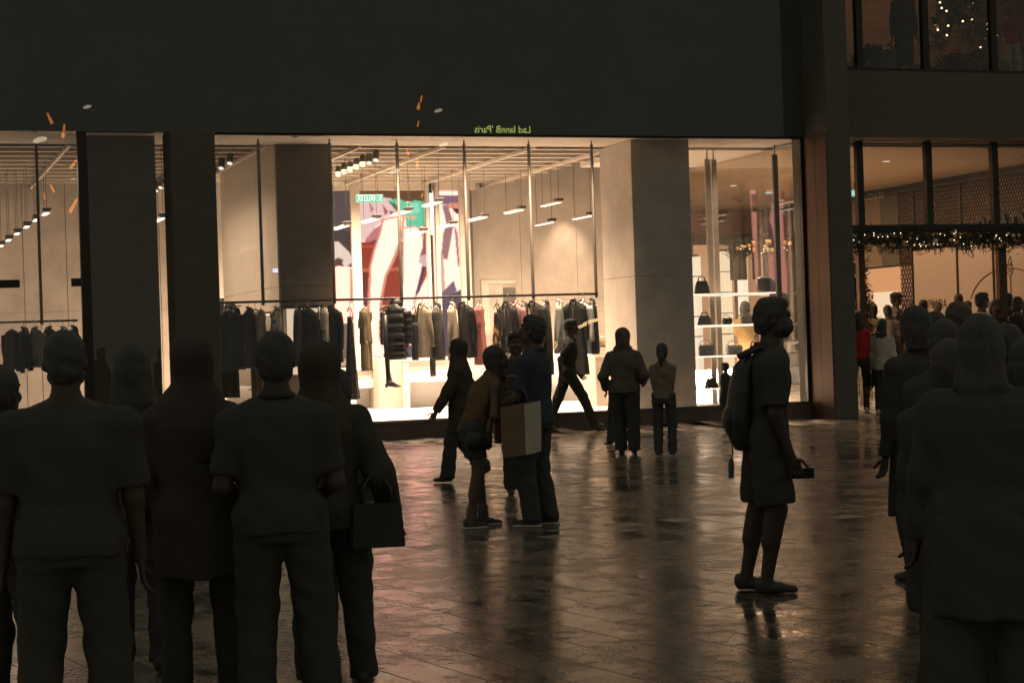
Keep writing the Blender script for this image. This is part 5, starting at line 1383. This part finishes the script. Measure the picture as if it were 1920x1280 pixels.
        if hair == 'long': g.prof([(-hairlen - .03, 0, -.09, .06, .022), (-hairlen, 0, -.088, .092, .036), (-hairlen * .6, 0, -.082, .114, .055), (-.12, 0, -.065, .105, .062), (0, 0, -.05, .088, .07)])
        if hair == 'bob': g.prof([(-.15, 0, -.04, .100, .075), (0, 0, -.04, .092, .08)])
        if hair == 'pony': g.ell((0, -.12, .02), (.03, .035, .035)).chain([(0, -.13, .02), (.0, -.155, -.08), (0, -.14, -.22)], [.036, .042, .018])
        if hair == 'bun': g.ell((0, -.13, .05), (.05, .045, .05))
        add('hair', g, hm, hh, True)
    elif hair == 'hijab':
        hmz = P_[hijab] if isinstance(hijab, str) else hijab
        g = SD(.03); g.ell((0, -.012, .03), (.102, .116, .108)).ell((0, -.005, -.035), (.098, .102, .105)).prof([(-.46, 0, -.02, .17 * W, .13), (-.30, 0, -.01, .205 * W, .15), (-.20, 0, -.01, .165, .125), (-.08, 0, 0, .09, .10)])
        g.sub = [('e', (0, .125, -.02), (.058, .07, .082))]; g.wr = (.006, 28, 9, ph_)
        add('hijab', g, hmz, res, True)
        g = SD(.01)
        g.ell((0, -.008, .058), (.097, .115, .086)); g.cut((0, .02, .055), (0, .35, -1)); g.cut((0, -.06, .115), (0, -.8, 1.0)); add('underscarf', g, hmz, hh, True)
    if cap is not None:
        g = SD(.015); g.ell((0, -.012, .052), (.094, .112, .084)); g.cut((0, 0, .045), (0, -.12, -1)); g.cone((-.03, .10, .062), (.03, .10, .062), .02, .02).cone((-.035, .15, .056), (.035, .15, .056), .018, .018); add('cap', g, cap, hh, True)
    if hood is not None:
        g = SD(.03); g.ell((0, -.02, .03), (.108, .125, .115)).ell((0, -.04, -.06), (.10, .10, .11)).cone((-.08, -.04, -.17), (.08, -.04, -.17), .06, .06); g.sub = [('e', (0, .12, -.01), (.07, .09, .10))]; add('hood', g, hood, hh, True)
    if mask is not None:
        g = SD(.015); g.ell((0, .060, -.052), (.064, .062, .050)).cone((-.07, .01, -.02), (.07, .01, -.02), .012, .012); g.cut((0, .0, .0), (0, -1, .0)); add('face_mask', g, mask, .010, True)
    if eyes:
        for sx in (-1, 1):
            mb = MB().ball((sx * .031, .086, .014), .012, 8, 6); V = np.array(mb.v) @ HR.T + hc; link('eye', fastmesh('eye', V, mb.f, True), EYE, root)
    root['_d'] = 0; del root['_d']
    INFO.append((label[:40], round(Ht, 2), tuple(round(c, 2) for c in base)))
    root_info = dict(root=root, s=s, yaw=yaw, base=base, arms=arms, neck=neck, hc=hc, hip=hip, legs=legs)
    return root_info
INFO = []
def P2W(pi, v):
    """local (normalised) point of a person to world"""
    c, s_ = math.cos(pi['yaw']), math.sin(pi['yaw']); x, y, z = [float(q) * pi['s'] for q in v]
    return Vector((pi['base'].x + c * x - s_ * y, pi['base'].y + s_ * x + c * y, pi['base'].z + z))
import os as _os
T = 'trousers'
# ---------------- foreground, left to right
person('person in dark clothes cut off by the left edge, face towards the shop', -4, 664, 40, d=7.4, top=('long', 'ink', .85, 1.1), hair='bun', res=.016, sex='f', H=1.52)
person('broad person with close-cropped hair and dark shirt, seen from behind at far left', 120, 625, 4, d=6.9, fat=1.2, top=('short', 'ink', .84, 1.04), bottom=(T, 'ink'), hair='crop', res=.013, lf=(-.15, 0, 0), rf=(.15, 0, 0), sleeve_r=1.12, lh=(-.27, .06, .80), rh=(.27, .06, .80))
person('person with long black hair and dull beige top right of the broad man', 246, 650, 12, d=8.9, sex='f', top=('long', 'moss', .82, 1.08), hair='long', hairlen=.30, res=.015)
q4 = person('person in a pale-edged veil and loose dark top, second head right of the broad man', 357, 632, 4, d=7.9, sex='f', fat=1.08, top=('long', 'umber', .62, 1.12), bottom=(T, 'ink'), hair='hijab', hijab='umber', res=.013, lf=(-.11, 0, 0), rf=(.15, .02, 0), sleeve_r=1.2, lh=(-.30, .08, .82), rh=(.30, .10, .84))
q5 = person('person with short hair in a dark polo shirt, tallest of the left group', 515, 628, 3, d=7.65, fat=1.12, top=('short', 'ink', .84, 1.04), bottom=(T, 'ink'), hair='short', res=.013, lf=(-.13, 0, 0), rf=(.17, .05, 0), collar=True, leg_r=1.08, lh=(-.17, .22, .98), rh=(.17, .22, .98))
q6 = person('person in a long dark brown veil carrying a black handbag', 598, 648, 6, d=8.3, sex='f', fat=1.1, top=('long', 'ink', .80, 1.10), bottom=(T, 'ink'), hair='hijab', hijab='coffee', res=.013, rf=(.17, .04, 0), lf=(-.1, 0, 0), rh=(.33, .10, .86), sleeve_r=1.3)
person('person with black hair almost hidden in front of the brown-veiled woman', 629, 694, 8, d=9.6, sex='f', top=('long', 'ink', .8, 1.1), hair='bob', res=.018)
def bag3d(label, ptop, w, h, d, mat, yaw, handle=.2, name='handbag', strap=None, cat='handbag', flare=.9):
    """rigid bag hanging with its handles at ptop"""
    t = thing(name, label, cat, ptop, yaw)
    rings = [[(sx * w / 2 * f, sy * d / 2, z) for sx, sy in ((-1, -.85), (-.9, -1), (.9, -1), (1, -.85), (1, .85), (.9, 1), (-.9, 1), (-1, .85))] for z, f in ((-handle - h, .97), (-handle - h + .01, 1), (-handle - .01, flare), (-handle, flare * .985))]
    MB().loft(rings).build('bag_body', mat, t, False)
    for sy in (-1, 1):
        MB().tube([(-w * .26, sy * d * .42, -handle - .03), (-w * .25, sy * d * .40, -handle * .45), (-w * .12, sy * d * .3, -handle * .08), (0, sy * d * .26, 0), (w * .12, sy * d * .3, -handle * .08), (w * .25, sy * d * .40, -handle * .45), (w * .26, sy * d * .42, -handle - .03)], .010, 8).build('handle', mat, t, False, True)
    if strap is not None:
        MB().tube([(0, 0, -handle)] + [Vector(s_) - Vector(ptop) for s_ in strap], .011, 6).build('strap', mat, t, False, True)
    return t
dd = 8.25
def at(px, py, d): return CAM + ray(px, py) * d
ht = at(703, 890, dd)
t = bag3d('structured black handbag with two stiff handles hanging beside the brown-veiled woman', ht, .25, .20, .12, C['leather'], R(-12), .125)
hw_ = P2W(q6, q6['arms'][1][2])
st = thing('bag_strap', 'dark strap running from the veiled woman down to the black handbag', 'strap', hw_)
MB().tube([at(668, 838, dd), at(682, 868, dd), at(697, 900, dd), at(705, 925, dd)], [.016, .012, .009, .008], 8).build('strap_band', C['leather'], st)

# ---------------- middle distance
person('person in a brown veil and loose dark tunic walking left past the window', 860, 638, -78, fy=903, sex='f', fat=1.06, top=('long', 'coffee', .62, 1.14), bottom=('wide', 'ink'), hair='hijab', hijab='coffee', res=.016, lf=(-.07, .18, .01), rf=(.07, -.26, .11), lh=(-.24, .26, .86), rh=(.22, -.10, .84), sleeve_r=1.25, leg_r=.9)
q9 = person('person with long black hair in a mustard top and shorts, bending towards the paper bag', 884, 642, 72, fy=988, sex='f', lean=(0, .17), top=('vest', 'mustard', .90, 1.04), bottom=('shorts', 'ink', .62), hair='long', hairlen=.22, shoes=SHOE, sole=True, socks=P_['ash'], res=.013, lf=(-.11, .10, 0), rf=(.10, -.10, 0), lh=(-.14, .36, 1.02), rh=(.12, .36, 1.0), hpitch=-18, skin=SKIN)
q10 = person('tall person in a navy polo shirt facing left and holding a paper bag', 999, 595, -72, fy=985, fat=1.04, top=('short', 'navy', .84, 1.10), bottom=(T, 'jean'), hair='short', shoes=SHOE, sole=True, res=.013, lf=(-.10, .03, 0), rf=(.11, -.06, 0), lh=(-.13, .33, .98), rh=(.15, .30, 1.0), hpitch=-14, leg_r=1.1, skin=SKIND, collar=True)
person('person in black standing between the stooping woman and the man in navy', 967, 655, 178, fy=925, top=('long', 'ink', .8, 1.1), hair='short', res=.018, H=1.62)
person('person in black walking right in mid stride, arms swinging'  , 1062, 600, 84, fy=812, top=('short', 'soot', .90, 1.05), bottom=(T, 'soot'), hair='short', res=.016, lf=(-.07, -.36, .05), rf=(.07, .40, .02), lh=(-.22, .18, .90), rh=(.20, -.14, .88), lean=(0, .05))
q12 = person('person in a grey hooded top with the hood up, seen from behind', 1167, 617, 6, fy=850, sex='f', fat=1.14, top=('long', 'ash', .84, 1.16), bottom=(T, 'ink'), hair='short', hood=P_['ash'], res=.015, lf=(-.07, .02, 0), rf=(.12, -.10, .0), lh=(-.27, .10, .90), rh=(.24, .18, .98), sleeve_r=1.25, leg_r=1.15)
person('small person hidden behind the hooded figure, one flared leg showing', 1152, 690, -60, fy=832, top=('tee', 'ink', .8), bottom=('wide', 'jean'), hair='short', res=.02, lf=(-.06, .12, 0), rf=(.06, -.2, .06))
person('girl with a ponytail and pale grey top, arms folded in front', 1241, 645, 10, fy=855, sex='f', top=('tee', 'stone', .88, 1.08), bottom=(T, 'jean'), hair='pony', res=.015, lh=(-.02, .22, 1.02), rh=(.02, .20, .98), htilt=0, sole=True)
person('small boy in a dark T-shirt half hidden by the backpack', 1360, 680, -62, fy=800, top=('tee', 'ink', .86), bottom=('shorts', 'ink'), hair='crop', res=.018, lf=(-.06, .05, 0), rf=(.07, -.22, .14))
q15 = person('person with a backpack and face mask in dark shorts, standing in profile facing right', 1427, 563, 84, fy=1108, fat=1.08, top=('short', 'ink', .86, 1.06), bottom=('shorts', 'ink', .93), hair='short', mask=MASKM, res=.012, lf=(-.10, -.13, 0), rf=(.10, -.03, 0), lh=(-.19, .12, .81), rh=(.20, .12, .81), curl=.95, shoes=SHOE, leg_r=1.2, collar=True, sleeve_r=1.2, skin=SKINS, lean=(0, .045))
# backpack on that back
s_ = q15['s']; g = SD(.05)
g.prof([(.84, 0, -.13, .11, .05), (.90, 0, -.135, .145, .08), (1.02, 0, -.145, .16, .092), (1.2, 0, -.125, .155, .085), (1.33, 0, -.11, .135, .07), (1.40, 0, -.07, .09, .045)])
V, F_ = g.mesh(.014); bpk = thing('backpack', 'black rounded backpack worn by the masked person in profile', 'backpack', q15['base'], q15['yaw'], None, s_)
link('pack_body', fastmesh('pack_body', V, F_, True), C['leather'], bpk)
g = SD(.03); g.prof([(.92, 0, -.195, .09, .03), (1.02, 0, -.22, .11, .035), (1.1, 0, -.205, .10, .03)]); V, F_ = g.mesh(.014); link('front_pocket', fastmesh('front_pocket', V, F_, True), C['leather'], bpk)
for sg in (-1, 1):
    MB().tube([(sg * .09, -.14, 1.39), (sg * .10, -.02, 1.445), (sg * .11, .085, 1.38), (sg * .12, .12, 1.22), (sg * .13, .06, 1.02), (sg * .13, -.12, .92)], .017, 8).build('shoulder_strap', C['leather'], bpk, False, True)
kc = thing('keychain', 'dark flashlight charm dangling below the backpack', 'keychain', P2W(q15, (0, -.20, .86)), q15['yaw'])
MB().tube([(0, 0, .03), (0, .004, -.03), (0, -.004, -.07)], .005, 6).build('cord', M['rail'], kc, False); MB().tube([(0, -.004, -.07), (.004, -.008, -.10), (.008, -.012, -.19)], [.010, .018, .017], 10).build('charm', M['black'], kc, False)
hp_ = P2W(q15, q15['arms'][1][2]); hd_ = (q15['arms'][1][2] - q15['arms'][1][1]); hd_ = hd_ / np.linalg.norm(hd_)
pcn = P2W(q15, q15['arms'][1][2] + hd_ * .10 + np.array((0, .02, -.01)))
pho = thing('phone', 'dark phone held low in the hand of the masked person', 'phone', pcn, q15['yaw'])
MB().bbox(-.012, .004, -.055, .085, -.032, .032, .003).build('phone_case', M['black'], pho, False); MB().box(.0045, .0055, -.05, .08, -.028, .028).build('phone_screen', pm('phone_glass', (.03, .03, .035), .1), pho, False)
# shopping bag and carton held by the couple
KR = pm('kraft_paper', (.20, .13, .075), .8, var=.1, bump=.2, bscale=12); KG = pm('pale_paper', (.55, .48, .38), .75, var=.12, bump=.2, bscale=10)
dc = proj(q10['base'])[2]
a = at(970, 757, dc - .40)
t = thing('paper_bag', 'large kraft paper bag with a pale side held between the couple', 'paper bag', a, R(-14))
k1 = dc / FPX
w1, w2, hb_ = 44 * k1, 40 * k1, 92 * k1
rings = [[(x, y, z) for x, y in ((-w1 * .72, -.06), (w1 * .22, -.14), (w1 * .98, -.06), (w1 * .2, .14))] for z in (-hb_, -hb_ * .5, 0)]
bgm = MB()
V0 = []
for z, f in ((-hb_, .96), (-hb_ * .55, 1.0), (0, 1.0)):
    V0 += [(-w1 * .72 * f, -.02, z - .02), (w1 * .22, -.13, z), (w1 * .95 * f, -.03, z + .02), (w1 * .15, .10, z)]
bgm.add(V0, [(0, 1, 5, 4), (4, 5, 9, 8), (2, 3, 7, 6), (6, 7, 11, 10), (3, 0, 4, 7), (7, 4, 8, 11), (3, 2, 1, 0)])
bgm.build('bag_body', KR, t, False)
MB().add([(V0[i][0], V0[i][1] - .002, V0[i][2]) for i in (1, 2, 5, 6, 9, 10)], [(0, 1, 3, 2), (2, 3, 5, 4)]).build('side_panel', KG, t, False)
MB().tube([(-.05, -.06, 0), (-.03, -.04, .12), (.05, -.04, .14), (.09, -.06, 0)], .005, 6).build('cord_handle', KR, t, False, True)
bt = at(960, 790, dc + .05)
t = thing('carrier_bag', 'dark red carrier bag next to the kraft paper bag', 'carrier bag', bt, R(-10))
MB().loft([[(sx * .15 * f, sy * .06 * f, z) for sx, sy in ((-1, -1), (1, -1), (1, 1), (-1, 1))] for z, f in ((-.18, 1.0), (0, 1.05), (.16, .75), (.20, .3))]).build('bag_body', pm('maroon_plastic', (.16, .025, .03), .5, bump=.3, bscale=20), t, False, False)
MB().tube([(-.02, 0, .19), (0, 0, .28), (.02, 0, .19)], .008, 6).build('bag_handle', M['black'], t, False)
bx = at(960, 718, dc + .0)
t = thing('carton', 'flat brown carton with pale edges held by the couple', 'box', bx, R(-12))
k1 = dc / FPX
MB().bbox(-12 * k1, 14 * k1, -.10, .12, -14 * k1, 14 * k1, .004).build('carton_body', pm('carton_brown', (.10, .065, .035), .7), t, False)
MB().box(-12 * k1, 14 * k1, -.105, -.101, 13 * k1, 15 * k1).build('edge_strip', KG, t, False); MB().box(-12 * k1, 14 * k1, -.105, -.101, -16 * k1, -14.2 * k1).build('edge_strip', KG, t, False)
bb = P2W(q9, (.12, -.12, .82))
# black waist bag on the mustard woman
t = thing('crossbody_bag', 'black cross-body bag resting on the hip of the mustard-top woman', 'handbag', P2W(q9, (.20, -.02, .84)), q9['yaw'])
MB().bbox(-.03, .035, -.11, .11, -.10, .05, .02).build('bag_body', C['leather'], t, False, True)
loc = [(.0, .1, .03), (-.02, .13, .2), (-.08, .12, .42), (-.13, .10, .50)]
MB().tube(loc, .010, 6).build('strap', C['leather'], t, False, True)

# ---------------- dark figures at the right front
person('person with dark bobbed hair in a dark knee-length dress standing near the pilaster', 1716, 578, -35, fy=1090, sex='f', top=('long', 'ink', .9, 1.1), bottom=('skirt', 'ink', .42, 1.1), hair='bob', res=.015, fat=1.1, lf=(-.09, 0, 0), rf=(.09, .03, 0))
person('large person with long dark hair and a wide dark coat, nearest at right', 1838, 596, 6, d=6.9, sex='f', fat=1.22, top=('long', 'ink', .50, 1.22), bottom=('wide', 'ink'), hair='long', hairlen=.26, res=.014, sleeve_r=1.3, leg_r=1.35, lf=(-.16, 0, 0), rf=(.16, .03, 0), lh=(-.30, .06, .76))
person('person with brown hair in black between the two nearest dark figures', 1797, 570, 10, d=11.6, top=('long', 'ink', .8, 1.12), hair='short', hairm=HAIRB, res=.018, fat=1.1)
person('person in dark clothes standing left of the large long-haired woman', 1752, 588, 2, d=13.4, top=('long', 'ink', .8, 1.15), hair='short', res=.018, fat=1.12, sex='f')
person('person in a grey T-shirt cut off by the right edge', 1938, 560, -20, d=14.6, top=('tee', 'ash', .84, 1.12), bottom=(T, 'ink'), hair='short', res=.018)
person('person in a dark knee-length coat just left of the large long-haired woman', 1768, 604, -12, d=9.6, sex='f', top=('long', 'ink', .52, 1.22), bottom=(T, 'ink'), hair='bob', res=.016, fat=1.12)
person('person in a dark jacket at the far right behind the large long-haired woman', 1888, 612, 8, d=9.9, top=('long', 'ink', .78, 1.18), bottom=(T, 'ink'), hair='short', res=.017, fat=1.1)
person('shorter person in a wide dark coat at the left shoulder of the large long-haired woman', 1778, 642, 4, d=7.7, sex='f', top=('long', 'ink', .42, 1.28), bottom=(T, 'ink'), hair='bob', res=.016, fat=1.16)
person('person in a long dark coat at the bottom right corner of the frame', 1925, 640, -8, d=7.6, sex='f', top=('long', 'ink', .40, 1.25), bottom=(T, 'ink'), hair='bob', res=.016, fat=1.15)
# ---------------- crowd under the garland
cg = 'crowd at the arcade entrance'
def crowd(label, ph, hy, facing, Y, **k):
    k.setdefault('res', .022); k.setdefault('hand_n', 5); return person(label, ph, hy, facing, Y=Y, group=cg, **k)
r1 = crowd('person in a bright red sweater with long black hair beside the pilaster', 1607, 584, 8, -.12, sex='f', top=('long', 'red', .92, 1.08), bottom=('slim', 'ink'), hair='long', hairlen=.22, shoes=SHOEW)
crowd('person in a mustard shirt with short dark hair behind the red sweater', 1637, 571, 0, 2.6, top=('tee', 'ochre', .88, 1.08), bottom=(T, 'ink'), hair='bun', sex='f')
crowd('person in a light grey shirt with dark hair, back turned, near the lit shopfront', 1664, 573, 5, 2.3, top=('tee', 'stone', .86, 1.1), bottom=(T, 'ink'), hair='short')
w1 = crowd('person in a white hooded sweater with long black hair and white shoes', 1653, 598, 18, -.4, sex='f', top=('long', 'offwhite', .80, 1.14), bottom=(T, 'ink'), hair='long', hairlen=.26, shoes=SHOEW, sleeve_r=1.25)
crowd('person in a dark cap and patterned jacket in profile before the lattice strip', 1679, 549, 82, 3.4, top=('long', patterned('camo_print', (.05, .045, .035), [(.3, .26, .19), (.12, .1, .07)], 12, .4), .84, 1.12), hair='crop', cap=P_['ink'])
crowd('person with black hair and dark jacket in the middle of the crowd', 1731, 563, 12, 2.2, top=('long', 'ink', .8, 1.14), hair='short')
crowd('person in a white shirt and pale mask looking left before the hoarding', 1757, 566, -70, 5.6, top=('tee', 'white', .86, 1.08), hair='crop', hairm=HAIRB, mask=MASKW)
crowd('person with smooth black hair behind the dark foreground figures', 1750, 588, 10, 1.2, sex='f', top=('long', 'ink', .8, 1.12), hair='bob')
crowd('person with long black hair, pale shoulder showing, left of the tall figure', 1779, 586, -20, 2.0, sex='f', top=('tee', 'stone', .84, 1.08), hair='long', hairlen=.2)
crowd('tall person with a dark undercut standing at the hoarding post', 1797, 552, 5, 3.6, top=('tee', 'umber', .84, 1.1), hair='short')
crowd('person with close-cropped hair facing the viewer at the hoarding', 1814, 565, 172, 4.6, top=('long', 'ink', .84, 1.1), hair='crop', cap=P_['ink'], eyes=True, mask=MASKM)
c12 = crowd('person in a cream T-shirt with folded arms, lit from the front', 1840, 550, 62, -.15, top=('tee', 'white', .84, 1.08), bottom=(T, 'khaki'), hair='short', lh=(.12, .24, 1.08), rh=(-.12, .26, 1.04), eyes=True, mask=MASKW, res=.017, sleeve_r=1.1)
crowd('person with long dark hair and a black mask facing the viewer by the bronze post', 1867, 562, 160, .02, sex='f', top=('long', 'ink', .84, 1.1), hair='long', hairlen=.25, mask=MASKM, eyes=True, res=.018)
crowd('person with thick dark hair and dark top right of the bronze post', 1889, 551, -15, .9, top=('long', 'umber', .84, 1.1), hair='short')
crowd('person in a dark flower-print shirt at the right edge of the crowd', 1907, 558, 10, -.3, top=('tee', patterned('leaf_print', (.035, .03, .025), [(.42, .32, .18), (.2, .15, .09)], 9, .33), .84, 1.14), bottom=(T, 'ink'), hair='short', sleeve_r=1.15)
# person inside the shop behind the shelves, mustard shirt
crowd('person in a mustard shirt with dark hair seen through the bag shelves', 1397, 566, 15, 3.3, sex='f', top=('tee', 'ochre', .84, 1.14), bottom=('skirt', 'ochre', .45, 1.1), hair='bob', sleeve_r=1.2)
# black handbag of the white-sweater woman, paper bag of the T-shirt man
p = P2W(w1, (-.20, .05, .86)); bag3d('small black bag held low by the white-sweater woman', p, .26, .22, .12, C['leather'], .3, .10)
p = P2W(c12, (.24, .06, 1.02)); bag3d('pale paper bag hanging from the arm of the cream T-shirt man', p, .26, .34, .12, KG, -.5, .12, 'paper_bag', cat='paper bag')
# upper floor figures
def upper(label, px, hpx, facing, Y, **k):
    pi = person(label, px, hpx, facing, Y=Y, H=k.pop('H'), res=.022, hand_n=5, **k)
    dz = z0u - pi['root'].location.z; pi['root'].location.z += dz; return pi
upper('person in a crimson shirt and pale trousers in the upper window', 1893, 10, 165, 1.2, H=1.45, top=('tee', pm('crimson_cloth', (.30, .03, .04), .8), .86, 1.1), bottom=('wide', pm('pale_trouser_cloth', (.34, .28, .2), .8)), hair='short', rh=(.15, .18, 1.3))
upper('person in a long dark dress beside the bare branch tree upstairs', 1690, -60, 10, .9, H=1.72, sex='f', top=('long', 'umber', .8, 1.1), bottom=('skirt', 'umber', .25, .9), hair='long')
if _os.environ.get('SHOWINFO'):
    for i in INFO: print('INFO', i)
